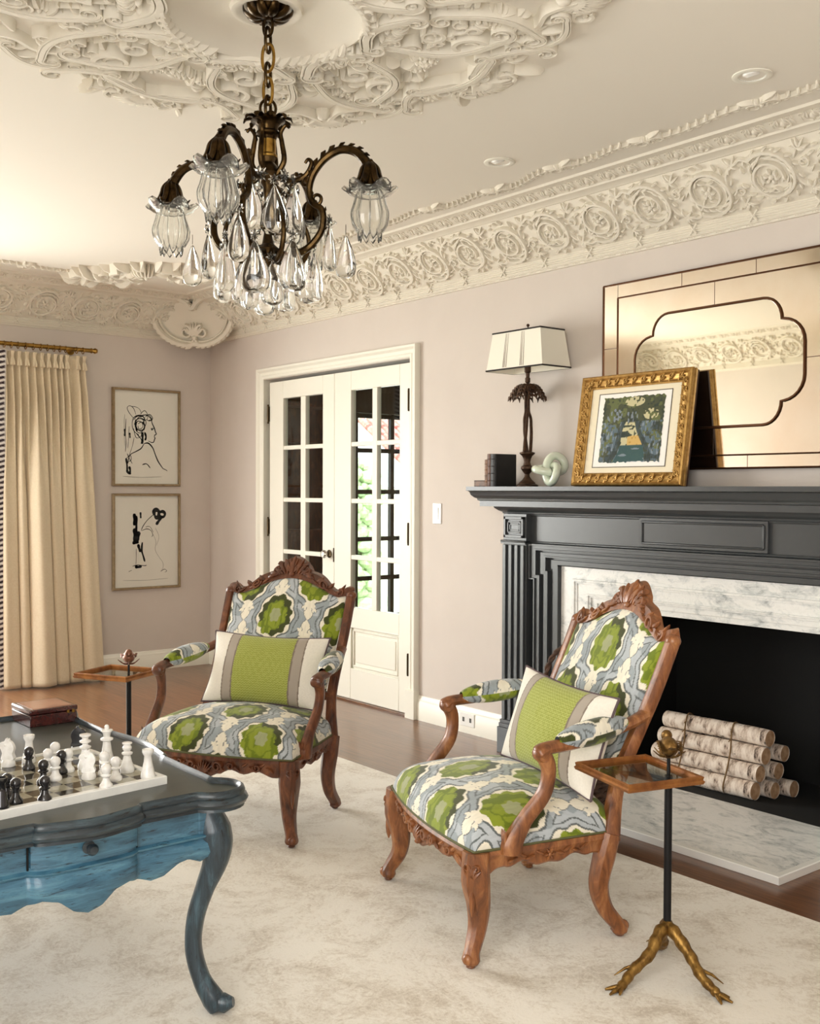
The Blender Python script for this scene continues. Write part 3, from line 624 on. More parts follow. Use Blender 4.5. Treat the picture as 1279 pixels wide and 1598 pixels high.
# ================================================================= RUG
def rug_mat():
    k = NT('ivory_wool_rug'); v = k.coord((1, 1, 1)); n1 = k.noise(v, 3.6, 7, .7, 1.6); n2 = k.noise(v, 24, 6, .75, 2.6); n3 = k.noise(v, 130, 3, .7)
    wv = k.node('ShaderNodeTexVoronoi', feature='DISTANCE_TO_EDGE'); wv.inputs['Scale'].default_value = 5
    dn = k.node('ShaderNodeMixRGB'); dn.inputs[0].default_value = .22; k.link(v, dn.inputs[1]); 
    nc = k.node('ShaderNodeTexNoise'); nc.inputs['Scale'].default_value = 4; nc.inputs['Detail'].default_value = 5; k.link(v, nc.inputs['Vector']); k.link(nc.outputs[1], dn.inputs[2]); k.link(dn.outputs[0], wv.inputs['Vector'])
    a = k.node('ShaderNodeMath', operation='MULTIPLY_ADD'); a.inputs[1].default_value = .75; k.link(n2, a.inputs[0]); k.link(n1, a.inputs[2])
    b = k.node('ShaderNodeMath', operation='MULTIPLY_ADD'); b.inputs[1].default_value = .42; k.link(n3, b.inputs[0]); k.link(a.outputs[0], b.inputs[2])
    c = k.node('ShaderNodeMath', operation='MULTIPLY_ADD'); c.inputs[1].default_value = .35; k.link(wv.outputs[0], c.inputs[0]); k.link(b.outputs[0], c.inputs[2])
    e = k.node('ShaderNodeMath', operation='MULTIPLY'); e.inputs[1].default_value = .7; k.link(c.outputs[0], e.inputs[0])
    k.link(k.ramp(e.outputs[0], [(.62, S(192, 180, 162)), (.73, S(214, 205, 190)), (.84, S(230, 224, 212))]), k.p.inputs['Base Color'])
    k.p.inputs['Roughness'].default_value = .95; k.p.inputs['Sheen Weight'].default_value = .3; k.p.inputs['Specular IOR Level'].default_value = .1
    k.bump(b.outputs[0], .004, .5); return k.m
M['rug'] = rug_mat()
P = np.array([[(2.55+5.6*i/140, -.88-3.2*j/80, .0) for j in range(81)] for i in range(141)])
m_ = MB(); rx0, rx1, ry0, ry1 = 2.55, 8.2, -4.1, -.885
m_.prism([(rx0, ry0), (rx1, ry0), (rx1, ry1), (rx0, ry1)], .0005, .011); tag(m_.build('area_rug', 'rug', ang=0, bevel=.004), 'large ivory mottled wool rug under the armchairs and games table', 'rug')
# ================================================================= CURTAIN
rod = thing('curtain_rod', 'brass curtain rod with rings and finial above the cream drape', 'curtain rod', (.06, -.99, 2.272))
m_ = MB(); m_.tube([(0, .0, 0), (0, -1.2, 0)], .014, 14); m_.build('pole', 'brass', rod)
m_ = MB(); m_.lathe([(0, -.0), (.017, 0), (.018, .008), (.012, .012), (.015, .02), (.02, .03), (.014, .045), (0, .05)], 18, RX(-PI/2)); m_.build('finial', 'brass', rod)
m_ = MB(); m_.tube([(-.13, -.09, 0), (0, -.09, 0)], .008, 8); m_.lathe([(0, 0), (.025, 0), (.025, .01), (0, .01)], 16, T3(-.139, -.09, 0)@RY(PI/2)); m_.build('bracket', 'brass', rod)
pleats = [-1.045, -1.09, -1.165, -1.205, -1.245, -1.29, -1.335, -1.385, -1.435, -1.485, -1.53, -1.575]
for y in pleats:
    a = np.linspace(0, 2*PI, 21)[:-1]; m_ = MB(); m_.tube([(.021*math.sin(t), y+.99, -.006+.021*math.cos(t)) for t in a], .0032, 6, closed=True, up=(0, 1, 0)); m_.build('ring', 'brass', rod)
def curtain_mat(name, c):
    k = NT(name); v = k.coord((1, 1, 1)); n = k.noise(v, 90, 3); k.link(k.ramp(n, [(.3, S(*c)), (.7, S(c[0]-8, c[1]-9, c[2]-12))]), k.p.inputs['Base Color'])
    k.p.inputs['Roughness'].default_value = .9; k.p.inputs['Sheen Weight'].default_value = .2; k.bump(n, .0006, .4); return k.m
M['drape'] = curtain_mat('cream_linen', (222, 209, 184))
cu = thing('drape', 'full length cream pinch-pleated linen drape hanging from the brass rod', 'curtain', (.06, -.95, 0))
NU, NV = 460, 80; U = np.linspace(0, 1, NU); Z = np.linspace(.012, 2.225, NV)
P = np.zeros((NU, NV, 3)); pl = np.array(pleats); Y0 = -1.02-U*.585
ph = np.interp(-Y0, np.concatenate([[1.0], -pl, [1.62]]), np.concatenate([[-1], np.arange(len(pl)), [len(pl)]])*2*PI)   # one wave per pinch pleat
cb = np.array([0, .205, .36, .50, .73, .83, 1.001]); am = np.array([.115, .085, .10, .135, .08, .07]); hang = np.array([0, .004, .0, .018, -.004, .01])
li = np.clip(np.searchsorted(cb, U, 'right')-1, 0, 5); lt = (U-cb[li])/(cb[li+1]-cb[li])
lobe = am[li]*np.maximum(0, np.sin(PI*np.clip(lt, 0, 1)))**.62; skew = (lt-.5)*.03                                     # big hanging folds with tight creases
for j, z in enumerate(Z):
    v = 1-z/2.225; top = math.exp(-(v/.03)**2); b_ = min(1, max(0, (v-.05)/.42)); b_ = b_*b_*(3-2*b_)
    small = (.012+.022*min(1, v*8))*np.cos(ph)
    pinch = top*np.exp(-((np.mod(ph+PI, 2*PI)-PI)/.55)**2)
    P[:, j, 0] = small*(1-.85*b_)+b_*(lobe*(.6+.4*v)-.025)+.012*pinch+.03*v+.006*np.sin(U*40+v*3)*b_; P[:, j, 1] = Y0+.07*v*(1-U)-.02*v*U+b_*(.09+.12*v)*(cb[li+1]-cb[li])*.585*np.sin(2*PI*lt)+.02*v+.010*np.sin(ph+.9)*(1-b_)*min(1, v*5)+.95
    P[:, j, 2] = z
m_ = MB(); m_.grid(P); dr = m_.build('panel', 'drape', cu, ang=180, fix=False); so = dr.modifiers.new('thick', 'SOLIDIFY'); so.thickness = .003
for y in pleats:                                                      # the gathered heads of the pinch pleats
    m_ = MB()
    for q in (-1, 0, 1): m_.tube(catmull([(.03+.006*abs(q), y+.95+q*.011, 2.13), (.026, y+.95+q*.007, 2.165), (.022, y+.95+q*.0035, 2.19), (.03, y+.95+q*.007, 2.226)], 4), [.007, .008, .0085, .008, .008, .007, .006, .0055, .006, .006, .007, .0075, .008], 8)
    m_.build('pleat_head', 'drape', cu)
# Greek-key trim tape down the leading edge
nv = 560; tp = MB(); V = []; cols = []; nz = 6
zz = np.linspace(.012, 2.225, nv)
G = np.zeros((nz+1, nv, 3)); CC = np.zeros((nz+1, nv, 3))
ex = np.interp(zz, Z, P[-1, :, 0]); ey = np.interp(zz, Z, P[-1, :, 1])
for i in range(nz+1):
    G[i, :, 0] = ex+.05; G[i, :, 1] = ey+.03-i*.012; G[i, :, 2] = zz
    s_ = i/nz; fr = (zz/.034+s_*.55) % 1
    CC[i] = np.where(((fr < .52) & (.05 < s_) & (s_ < .8))[:, None], S(52, 40, 46), S(232, 228, 226))
tp.grid(G); tp.build('trim_tape', vcmat('trim_tape_weave'), cu, ang=180, col=CC.reshape(-1, 3), fix=False).modifiers.new('thick', 'SOLIDIFY').thickness = .003
# ================================================================= INK DRAWINGS
M['frame_oak'] = mat('pale_gilt_frame', (160, 140, 108), .45, .25, var=(134, 114, 82), vscale=30); M['paper'] = mat('rag_paper', (240, 237, 226), .9); M['ink'] = mat('black_ink', (14, 12, 12), .9, spec=.1); M['wash'] = mat('grey_ink_wash', (150, 144, 134), .9)
GLZ = thin_glass('picture_glass', (252, 252, 252), .015)
def drawing(z0, z1, label, strokes, blots, faint):
    W, H = .528, z1-z0; t = thing('framed_drawing', label, 'drawing', (XL, -.519, (z0+z1)/2))
    w2, h2 = W/2, H/2; fr = MB()
    fr.sweep([(0, 0), (0, .026), (.003, .03), (.012, .03), (.014, .024), (.017, .02), (.017, 0)], [((0, -w2+.017, -h2+.017), (0, -1, -1), (1, 0, 0)), ((0, -w2+.017, h2-.017), (0, -1, 1), (1, 0, 0)), ((0, w2-.017, h2-.017), (0, 1, 1), (1, 0, 0)), ((0, w2-.017, -h2+.017), (0, 1, -1), (1, 0, 0))], closed=True)
    fr.build('frame', 'frame_oak', t, ang=25)
    p = MB(); p.box(.001, -w2+.012, -h2+.012, .008, w2-.012, h2-.012); po = p.build('paper', 'paper', t, ang=0)
    s_ = MB(); k = MB(); fn = MB()
    def put(mb_, st):
        pts = catmull([((a-.5)*(W-.05), (.5-b)*(H-.05)) for a, b in st[1]], 6); n = len(pts); wd = st[0]*(.35+.65*np.sin(np.linspace(.25, PI-.12, n)))*(1+.25*np.sin(np.linspace(0, 9, n)))
        r_path(mb_, pts, wd, .0006, 4)
    for st in strokes: put(s_, st)
    for st in blots: put(k, st)
    for st in faint: put(fn, st)
    for mb_, nm, mt in ((s_, 'ink_lines', 'ink'), (k, 'ink_blots', 'ink'), (fn, 'wash_lines', 'wash')):
        if mb_.V: mb_.map(lambda V: np.column_stack([.0082+V[:, 2], V[:, 0], V[:, 1]])); mb_.build(nm, mt, po, ang=0, fix=False)
    g = MB(); g.box(.014, -w2+.015, -h2+.015, .016, w2-.015, h2-.015); g.build('glazing', GLZ, t, ang=0)
# strokes: (width, [(x right, y down) in fractions of the sheet])
drawing(1.342, 2.046, 'upper framed ink drawing of a woman in profile with piled-up hair, beside the drape', [
    (.004, [(.60, .27), (.585, .315), (.60, .35), (.625, .385), (.645, .43), (.66, .455), (.635, .468), (.628, .49), (.64, .50), (.63, .515), (.615, .545), (.58, .55), (.53, .535)]),
    (.003, [(.57, .40), (.60, .392), (.63, .395)]), (.0045, [(.575, .41), (.61, .404)]), (.004, [(.625, .47), (.65, .462)]),
    (.005, [(.46, .565), (.53, .56), (.60, .61), (.64, .68), (.69, .76), (.77, .84)]), (.003, [(.77, .84), (.81, .85), (.84, .865)]),
    (.004, [(.46, .565), (.41, .62), (.33, .655), (.24, .69), (.21, .74), (.20, .79)]), (.004, [(.43, .80), (.50, .79), (.56, .835)]),
    (.003, [(.42, .25), (.34, .26), (.28, .30), (.27, .38), (.31, .44), (.38, .47)]), (.0035, [(.35, .29), (.45, .25), (.53, .26), (.59, .30)]),
    (.004, [(.29, .31), (.34, .27), (.42, .26), (.47, .29), (.44, .33), (.36, .32), (.33, .37), (.37, .42), (.44, .41)]), (.0035, [(.30, .36), (.35, .30), (.43, .29), (.49, .32), (.47, .38), (.41, .43), (.34, .40)]), (.003, [(.40, .28), (.46, .25), (.54, .25), (.58, .29), (.52, .31)]), (.004, [(.33, .45), (.38, .49), (.42, .53), (.41, .57)]),
    (.003, [(.31, .33), (.38, .29), (.45, .31), (.46, .39), (.40, .45), (.33, .42), (.34, .35)]), (.003, [(.36, .35), (.42, .33), (.44, .38), (.38, .41), (.36, .37)]),
    (.0025, [(.40, .24), (.47, .20), (.52, .25), (.50, .30), (.43, .30)]), (.003, [(.48, .27), (.55, .24), (.60, .28), (.56, .31), (.50, .30)]), (.0025, [(.29, .29), (.22, .23), (.19, .18), (.23, .155), (.29, .18), (.33, .25)]),
    (.002, [(.25, .16), (.33, .165), (.39, .19), (.42, .24)]), (.0025, [(.29, .40), (.33, .50), (.40, .49), (.46, .43)]), (.003, [(.17, .30), (.16, .45), (.17, .56), (.16, .66)]), (.002, [(.22, .38), (.21, .52), (.20, .62)]), (.002, [(.30, .50), (.27, .60), (.22, .70)]),
    (.003, [(.19, .68), (.22, .73), (.27, .79)]), (.003, [(.18, .73), (.24, .70), (.25, .75), (.20, .77)])],
    [(.010, [(.43, .44), (.435, .50), (.43, .57)]), (.008, [(.47, .44), (.49, .49), (.475, .53)]), (.007, [(.145, .41), (.15, .45), (.145, .49)]), (.006, [(.23, .45), (.235, .51)]), (.008, [(.17, .73), (.185, .80), (.19, .88)]), (.009, [(.22, .82), (.235, .86), (.23, .895)]), (.009, [(.18, .86), (.21, .895), (.25, .897)]), (.006, [(.33, .30), (.32, .37), (.35, .43)]), (.006, [(.44, .33), (.47, .37), (.45, .42)])],
    [(.002, [(.15, .25), (.14, .4), (.15, .6)]), (.002, [(.12, .93), (.4, .94), (.75, .93)])])
drawing(.595, 1.289, 'lower framed ink drawing with black brush marks and a bowed figure, beside the drape', [
    (.003, [(.41, .38), (.44, .33), (.50, .27), (.56, .23), (.61, .20)]), (.0025, [(.42, .38), (.50, .36), (.57, .38), (.60, .43), (.58, .45)]), (.002, [(.48, .34), (.55, .335), (.61, .40)]),
    (.002, [(.33, .58), (.33, .68), (.325, .76)]), (.003, [(.27, .775), (.36, .765), (.46, .775), (.50, .77)]), (.002, [(.73, .85), (.79, .825), (.83, .845), (.80, .86)]), (.002, [(.21, .835), (.26, .82)])],
    [(.013, [(.30, .185), (.305, .25), (.30, .32)]), (.010, [(.335, .21), (.335, .30), (.33, .38)]), (.018, [(.31, .35), (.315, .42), (.31, .50)]), (.02, [(.36, .385), (.355, .44), (.335, .495)]), (.013, [(.27, .51), (.32, .512), (.37, .50)]), (.008, [(.40, .17), (.405, .24)]), (.011, [(.36, .53), (.38, .58), (.40, .62)]), (.008, [(.43, .51), (.42, .60), (.45, .68), (.47, .73)]), (.011, [(.31, .782), (.36, .787), (.42, .78)]),
     (.016, [(.63, .21), (.62, .165), (.66, .145), (.70, .17), (.69, .22), (.66, .235), (.63, .21)]), (.012, [(.70, .18), (.76, .165), (.80, .19), (.78, .225), (.73, .225), (.71, .20)]), (.013, [(.74, .22), (.70, .27), (.655, .315)])],
    [(.0015, [(.60, .42), (.65, .50), (.64, .60), (.70, .68), (.76, .74), (.77, .80), (.73, .85)]), (.0015, [(.64, .35), (.70, .45), (.66, .55)]), (.0015, [(.12, .93), (.5, .94), (.85, .93)])])
# ================================================================= THINGS ON THE MANTEL
ZM = 1.3402
def lin(a, b, t): return np.array(a)*(1-t)+np.array(b)*t
LC = {k: np.array(S(*v)) for k, v in dict(olive=(70, 76, 52), deep=(40, 52, 48), teal=(48, 86, 88), blue=(92, 112, 128), ochre=(206, 162, 72), cream=(222, 214, 170), moss=(104, 112, 66), lav=(136, 148, 160), white=(240, 238, 230)).items()}
def vnoise(x, y, seed=0):
    xi = np.floor(x).astype(int); yi = np.floor(y).astype(int); fx = x-xi; fy = y-yi; fx = fx*fx*(3-2*fx); fy = fy*fy*(3-2*fy)
    def h(a, b): q = np.sin(a*127.1+b*311.7+seed*74.7)*43758.5453; return q-np.floor(q)
    return (h(xi, yi)*(1-fx)+h(xi+1, yi)*fx)*(1-fy)+(h(xi, yi+1)*(1-fx)+h(xi+1, yi+1)*fx)*fy
def painting(X, Y):          # x right 0..1, y up 0..1 : a garden path between hedges under trees
    n1 = vnoise(X*14, Y*14, 1); n2 = vnoise(X*34, Y*30, 2); n3 = vnoise(X*60, Y*16, 3); out = np.zeros(X.shape+(3,)); out[:] = LC['olive']
    def blend(m, c): out[m] = out[m]*.25+LC[c]*.75
    blend(n1 > .55, 'moss'); blend(n2 > .72, 'deep')
    cx_ = .50+.03*np.sin(Y*9); hw_ = .06+.30*np.clip(.66-Y, 0, 1)
    bl = (np.abs(X-cx_) > hw_) & (Y < .62); blend(bl & (n2+(.5-np.abs(X-.5))*.4 > .55), 'blue'); blend(bl & (n3 > .74), 'lav'); blend(bl & (n1 < .3), 'deep')
    dk = (np.abs(np.abs(X-cx_)-hw_*1.25) < .045) & (Y < .64); blend(dk, 'deep')
    pa = (np.abs(X-cx_) < hw_) & (Y < .62); st = (vnoise(X*3, Y*22, 5) > .42); blend(pa, 'deep'); blend(pa & st & (Y > .25) & (n2 > .25), 'cream'); blend(pa & st & (Y > .25) & (Y < .40) & (X > .45), 'ochre')
    blend(pa & (Y < .26), 'teal'); blend(pa & (Y < .26) & (vnoise(X*5, Y*40, 9) > .75), 'lav')
    blend((np.abs(X-.5) < .06) & (Y > .6) & (Y < .74), 'deep'); blend((np.abs(X-.5) < .09) & (Y > .6) & (Y < .76) & (n3 > .6), 'lav')
    blend((np.hypot((X-.52)*1.0, (Y-.92)*2.2) < .16) & (n2 > .3), 'cream'); blend((np.hypot(X-.8, (Y-.72)*1.4) < .12) & (n2 > .52), 'cream'); blend((np.hypot(X-.2, (Y-.72)*1.2) < .13) & (n2 > .6), 'lav')
    return out
art = thing('framed_painting', 'gold-framed painting of a garden path propped on the mantel against the mirror', 'painting', (4.083, -.158, ZM))
tilt = T3(0, 0, 0)@RX(-.155); AW, AH = .312, .512
m_ = MB(); m_.sweep([(0, 0), (0, .016), (.006, .02), (.012, .017), (.02, .024), (.034, .028), (.042, .024), (.046, .03), (.052, .034), (.058, .03), (.06, .02), (.057, .012), (.06, .004), (.056, -.012), (.05, -.014)], [((x, 0, z), (a, 0, b), (0, -1, 0)) for x, z, a, b in ((-AW+.06, .06, -1, -1), (-AW+.06, AH-.06, -1, 1), (AW-.06, AH-.06, 1, 1), (AW-.06, .06, 1, -1))], closed=True, mx=tilt)
fo = m_.build('gilt_frame', 'gold', art, ang=30)
m_ = MB(); rl_ = MB()
for x0, z0, x1, z1 in ((-AW+.032, .032, -AW+.032, AH-.032), (-AW+.032, AH-.032, AW-.032, AH-.032), (AW-.032, AH-.032, AW-.032, .032), (AW-.032, .032, -AW+.032, .032)):
    n = 11; a = math.atan2(z1-z0, x1-x0)
    for k in range(n):
        c = (x0+(x1-x0)*(k+.5)/n, z0+(z1-z0)*(k+.5)/n); r_spiral(rl_, c, .013, .004, a, 1.3 if k % 2 else -1.3, .0035, .003, .007, 12); r_leaf(rl_, c, a+.8, .028, .005, .006, .6, 5); r_leaf(rl_, c, a+PI+.8, .028, .005, .006, .6, 5)
rl_.map(lambda V: np.column_stack([V[:, 0], -.026-V[:, 2], V[:, 1]])); m_.join(rl_, tilt); m_.build('leaf_carving', 'gold', fo, fix=False)
m_ = MB(); m_.box(-AW+.05, -.012, .05, AW-.05, -.002, AH-.05, tilt); m_.build('cream_mat', mat('cream_mount_board', (238, 228, 202), .9), art, ang=0)
m_ = MB(); m_.box(-.203, -.0135, .089, .203, -.011, .424, tilt); m_.build('white_sheet', mat('white_print_paper', (244, 243, 238), .9), art, ang=0)
m_ = MB()
for q in ((-.207, .085, .207, .088), (-.207, .425, .207, .428), (-.207, .085, -.204, .428), (.204, .085, .207, .428)): m_.box(q[0], -.0142, q[1], q[2], -.011, q[3], tilt)
m_.build('fillet', mat('dark_fillet', (84, 74, 62), .5), art, ang=0)
nx, nz = 170, 130; gx, gz = np.meshgrid(np.linspace(0, 1, nx), np.linspace(0, 1, nz), indexing='ij'); jit = (vnoise(gz*30, gz*0, 4)-.5)*.008; jx = -.172+.344*gx+jit*(np.abs(gx-.5) > .49)
G = np.stack([jx, np.full_like(gx, -.0146), .108+.298*gz+(vnoise(gx*30, gx*0, 7)-.5)*.008*(np.abs(gz-.5) > .49)], -1)
m_ = MB(); m_.grid(G, mx=tilt); m_.build('canvas', vcmat('oil_paint', .5, .0015, 160, 0), art, ang=180, col=painting(gx, gz).reshape(-1, 3), fix=False)
m_ = MB(); m_.box(-AW+.004, -.002, .004, AW-.004, .022, AH-.004, tilt); m_.build('backing', mat('dark_backing_board', (58, 34, 24), .7), art, ang=0)
# palm lamp
lp = thing('table_lamp', 'bronze palm-tree table lamp with white rectangular shade on the mantel', 'lamp', (3.425, -.125, ZM))
M['lampbronze'] = mat('dark_palm_bronze', (84, 62, 46), .45, .7, var=(52, 36, 26), vscale=40, bump=.001, bscale=120)
m_ = MB(); m_.lathe([(0, 0), (.054, 0), (.055, .008), (.042, .014), (.04, .02), (.024, .034), (.013, .05), (.012, .062), (.022, .074), (.031, .088), (.03, .098), (.02, .106), (.016, .12), (.019, .138), (.026, .152), (.038, .162), (.039, .168), (.026, .172), (.0, .174)], 20); m_.build('base', 'lampbronze', lp)
for k in range(3):
    m_ = MB(); pts = [(.02*math.cos(k*2.09+.5+z*5)*(1-.35*abs(z-.1)/.1 if z < .2 else .45), .02*math.sin(k*2.09+.5+z*5)*(1 if z < .2 else .45), .17+z) for z in np.linspace(0, .30, 10)]
    m_.tube(catmull(pts, 4), np.linspace(.0085, .0065, 37), 8); m_.build('trunk', 'lampbronze', lp)
m_ = MB(); rr = np.random.RandomState(2)
for k in range(9):
    a = k*2*PI/9+.2; L_ = .080+.010*rr.rand(); d = np.array((math.cos(a), math.sin(a), 0)); sp = [np.array((0, 0, .490))+d*L_*t+np.array((0, 0, .020*math.sin(PI*t*.9)-.050*t**2.4)) for t in np.linspace(.05, 1, 9)]
    m_.tube(sp, .0034, 5); sd = np.array((-d[1], d[0], 0))
    for i in range(1, 9):
        for s_ in (-1, 1):
            q = sp[i]; m_.tube([q, q+sd*s_*.015+np.array((0, 0, -.006))+d*.006, q+sd*s_*.022+np.array((0, 0, -.026))+d*.011], [.0055, .0065, .001], 5)
for k in range(4): m_.ball((.011*math.cos(k*1.6), .011*math.sin(k*1.6), .46), .009)
m_.build('palm_crown', 'lampbronze', lp)
m_ = MB(); m_.lathe([(.0, .47), (.009, .47), (.007, .51), (.013, .515), (.013, .535), (.009, .54), (.011, .56), (.016, .565), (.016, .61), (0, .612)], 16); m_.tube([(0, 0, .6), (0, 0, .79)], .003, 6); m_.ball((0, 0, .795), .008); m_.build('socket', 'lampbronze', lp)
M['shade'] = mat('white_linen_shade', (244, 240, 226), .9, bump=.0004, bscale=300, sheen=.1)
sh = MB(); b0, b1, z0, z1 = (.195, .098), (.165, .082), .575, .765
def loop(hx, hy, z): return [(-hx, -hy, z), (hx, -hy, z), (hx, hy, z), (-hx, hy, z)]
V = loop(*b0, z0)+loop(*b1, z1)+loop(b0[0]-.003, b0[1]-.003, z0)+loop(b1[0]-.003, b1[1]-.003, z1); F = []
for i in range(4):
    j = (i+1) % 4; F += [(i, j, 4+j, 4+i), (8+i, 12+i, 12+j, 8+j), (i, 8+i, 8+j, j), (4+i, 4+j, 12+j, 12+i)]
sh.add(V, F); so_ = sh.build('lamp_shade', 'shade', lp, ang=0)
m_ = MB()
for hx, hy, z in ((b0[0], b0[1], z0+.003), (b1[0], b1[1], z1-.003)):
    L_ = loop(hx+.001, hy+.001, z)
    for i in range(4): m_.tube([L_[i], L_[(i+1) % 4]], .0042, 6)
m_.build('braid', mat('black_braid', (44, 40, 38), .8), so_)
m_ = MB()
for x in (-.06, .055):
    for q in (-.012, -.004, .007): m_.tube([((x+q*1.1)*1.04, -b0[1]-.0005, z0+.012), ((x+q)*.95, -b1[1]-.0005, z1-.012)], .0014, 4)
m_.build('stripe_thread', mat('grey_stripe_thread', (150, 140, 134), .9), so_)
# books
def book(x0, x1, y0, y1, z0, z1, c, label, flat=False):
    t = thing('book', label, 'book', ((x0+x1)/2, (y0+y1)/2, z0), group='old books on the mantel'); w, d, h = (x1-x0)/2, (y1-y0)/2, z1-z0
    cv = mat('book_leather', c, .5, var=tuple(int(v*.7) for v in c), vscale=30, bump=.0006); b = MB(); p = MB()
    if flat: b.box(-w, -d, 0, w, d, .004); b.box(-w, -d, h-.004, w, d, h); b.box(-w, -d, 0, w, -d+.004, h); p.box(-w+.004, -d+.004, .003, w-.004, d-.004, h-.003)
    else:
        b.box(-w, -d, 0, -w+.003, d, h); b.box(w-.003, -d, 0, w, d, h); b.tube([(0, -d+.002, .0), (0, -d+.002, h)], w*1.0, 10, flat=.5, up=(0, 1, 0)); p.box(-w+.003, -d+.003, .004, w-.003, d-.005, h-.004)
        for q in (.18, .4, .62, .84): b.tube([(-w, -d-.001, h*q), (0, -d-w*.55, h*q), (w, -d-.001, h*q)], .002, 5)
    b.build('cover', cv, t, bevel=.001, ang=30); p.build('pages', 'paper', t, ang=0)
book(3.085, 3.172, -.17, -.06, ZM, ZM+.032, (120, 82, 54), 'small brown book lying flat at the mantel end', True)
book(3.176, 3.203, -.18, -.07, ZM, ZM+.137, (136, 94, 62), 'narrow brown leather book standing second from the mantel end')
book(3.206, 3.238, -.19, -.06, ZM, ZM+.165, (104, 64, 44), 'dark brown book standing against the black book on the mantel')
book(3.241, 3.282, -.20, -.06, ZM, ZM+.164, (26, 26, 28), 'black book standing behind the palm lamp base')
# knot
t_ = np.linspace(0, 2*PI, 121)[:-1]; kp = np.stack([np.sin(t_)+2*np.sin(2*t_), np.cos(t_)-2*np.cos(2*t_), -np.sin(3*t_)*1.05], 1)*.0255
k_ = NT('pale_green_glass'); k_.p.inputs['Base Color'].default_value = (*S(222, 231, 214), 1); k_.p.inputs['Roughness'].default_value = .1; k_.p.inputs['Subsurface Weight'].default_value = .35; k_.p.inputs['Subsurface Radius'].default_value = (.02, .025, .02); k_.p.inputs['Coat Weight'].default_value = .6
m_ = MB(); m_.tube(kp, .0195, 14, closed=True, mx=RZ(.35)@RX(PI/2-.72)@RZ(.5)); o = m_.build('glass_knot', k_.m); zmin = m_.verts()[:, 2].min(); o.location = (3.585, -.125, ZM-zmin)
tag(o, 'pale green glass knot sculpture between lamp and gold-framed painting', 'sculpture')
# ================================================================= ARMCHAIRS
FC = {k: np.array(S(*v)) for k, v in dict(bg=(154, 163, 168), bg2=(182, 189, 194), line=(98, 104, 104), cream=(236, 230, 212), lime=(136, 150, 42), lime2=(106, 122, 28), dark=(54, 58, 30), core=(160, 164, 126)).items()}
def fabric(U, V, seed=0, darkness=.5):
    """ogee lattice of scalloped suzani medallions, fleur finials between them"""
    PX, PY = .312, .365; nz = vnoise(U*95, V*30, seed+1); nb = vnoise(U*22, V*22, seed+2); wob = (vnoise(U*60, V*60, seed+3)-.5)
    i0 = np.round(U/PX); j0 = np.round(V/PY); a = (U-i0*PX, V-j0*PY); i1 = np.round((U-PX/2)/PX)+.5; j1 = np.round((V-PY/2)/PY)+.5; b = (U-i1*PX, V-j1*PY)
    ra = np.hypot(a[0]/1.0, a[1]/1.22); rb = np.hypot(b[0]/1.0, b[1]/1.22); s_ = ra < rb
    x = np.where(s_, a[0], b[0]); y = np.where(s_, a[1], b[1]); r = np.where(s_, ra, rb)+wob*.004; th = np.arctan2(y, x); cid = np.where(s_, i0*3.1+j0*1.7, i1*3.1+j1*1.7)
    out = np.empty(U.shape+(3,)); out[:] = FC['bg']; out[nb > .56] = FC['bg2']
    def put(m, c, k=1.): out[m] = out[m]*(1-k)+FC[c]*k
    # ogee ribbon between medallions
    rim = .108*(1+.045*np.cos(8*th))*(1+.10*np.maximum(0, np.abs(np.sin(th))-.6)); put(np.abs(r-rim) < .0022, 'line')
    put((r < .0935*(1+.05*np.cos(8*th))), 'line'); put(r < .0875*(1+.05*np.cos(8*th)), 'cream')
    # finials on the vertical axis: two tear drops and curls
    fx, fy = np.where(s_, a[0], b[0]), np.abs(np.where(s_, a[1], b[1]))-PY/2
    fx2 = np.where(s_, b[0], a[0]); fy2 = np.where(s_, b[1], a[1])
    for px, py in ((a[0], np.abs(a[1])-PY/2), (b[0], np.abs(b[1])-PY/2)):
        t = np.clip((-py)/.062, 0, 1); wd = .021*np.sin(PI*t)**.8; m = (np.abs(px) < wd) & (-py > 0) & (-py < .062); put((np.abs(px) < wd+.003) & (-py > -.002) & (-py < .066), 'line'); put(m, 'cream')
        for q in (-1, 1):
            d = np.hypot(px-q*.026, py+.048); put(d < .0135, 'line'); put(d < .0115, 'cream'); put(np.hypot(px-q*.030, py+.040) < .006, 'bg')
            put(np.hypot(px-q*.016, py+.066) < .012, 'cream')
        put((np.abs(px) < .012) & (-py > .055) & (-py < .085), 'cream')
    # side knots joining neighbours
    sx = np.abs(np.where(s_, a[0], b[0]))-PX/2
    hsh = np.sin(cid*12.9898+seed)*43758.5; hsh = hsh-np.floor(hsh)
    pet = .077*(1+.065*np.cos(11*th+hsh*6)); m = r < pet+wob*.008; put(m, 'lime2'); put(m & (nz > .5), 'lime')
    dk = m & (r > .052*(1+.1*np.cos(11*th+2+hsh*6))) & (np.cos(th-.35-hsh*.8) > (1.25-2.1*np.where(hsh < darkness, 1., .35+0*hsh))); put(dk, 'dark', .92)
    put((r < .054*(1+.09*np.cos(7*th+hsh*5))), 'lime2', .9); put((r < .049*(1+.09*np.cos(7*th+hsh*5))) & (nz > .35), 'lime', .9)
    put(r < .025*(1+.12*np.cos(6*th)), 'core', .9)
    return out*(.93+.14*vnoise(U*210, V*60, seed+9))[..., None]
def arcuv(P):
    du = np.zeros(P.shape[:2]); dv = np.zeros(P.shape[:2]); du[1:] = np.cumsum(np.linalg.norm(np.diff(P, axis=0), axis=2), 0); dv[:, 1:] = np.cumsum(np.linalg.norm(np.diff(P, axis=1), axis=2), 1)
    ic, jc = P.shape[0]//2, P.shape[1]//2; return du-du[ic:ic+1], dv-dv[:, jc:jc+1]
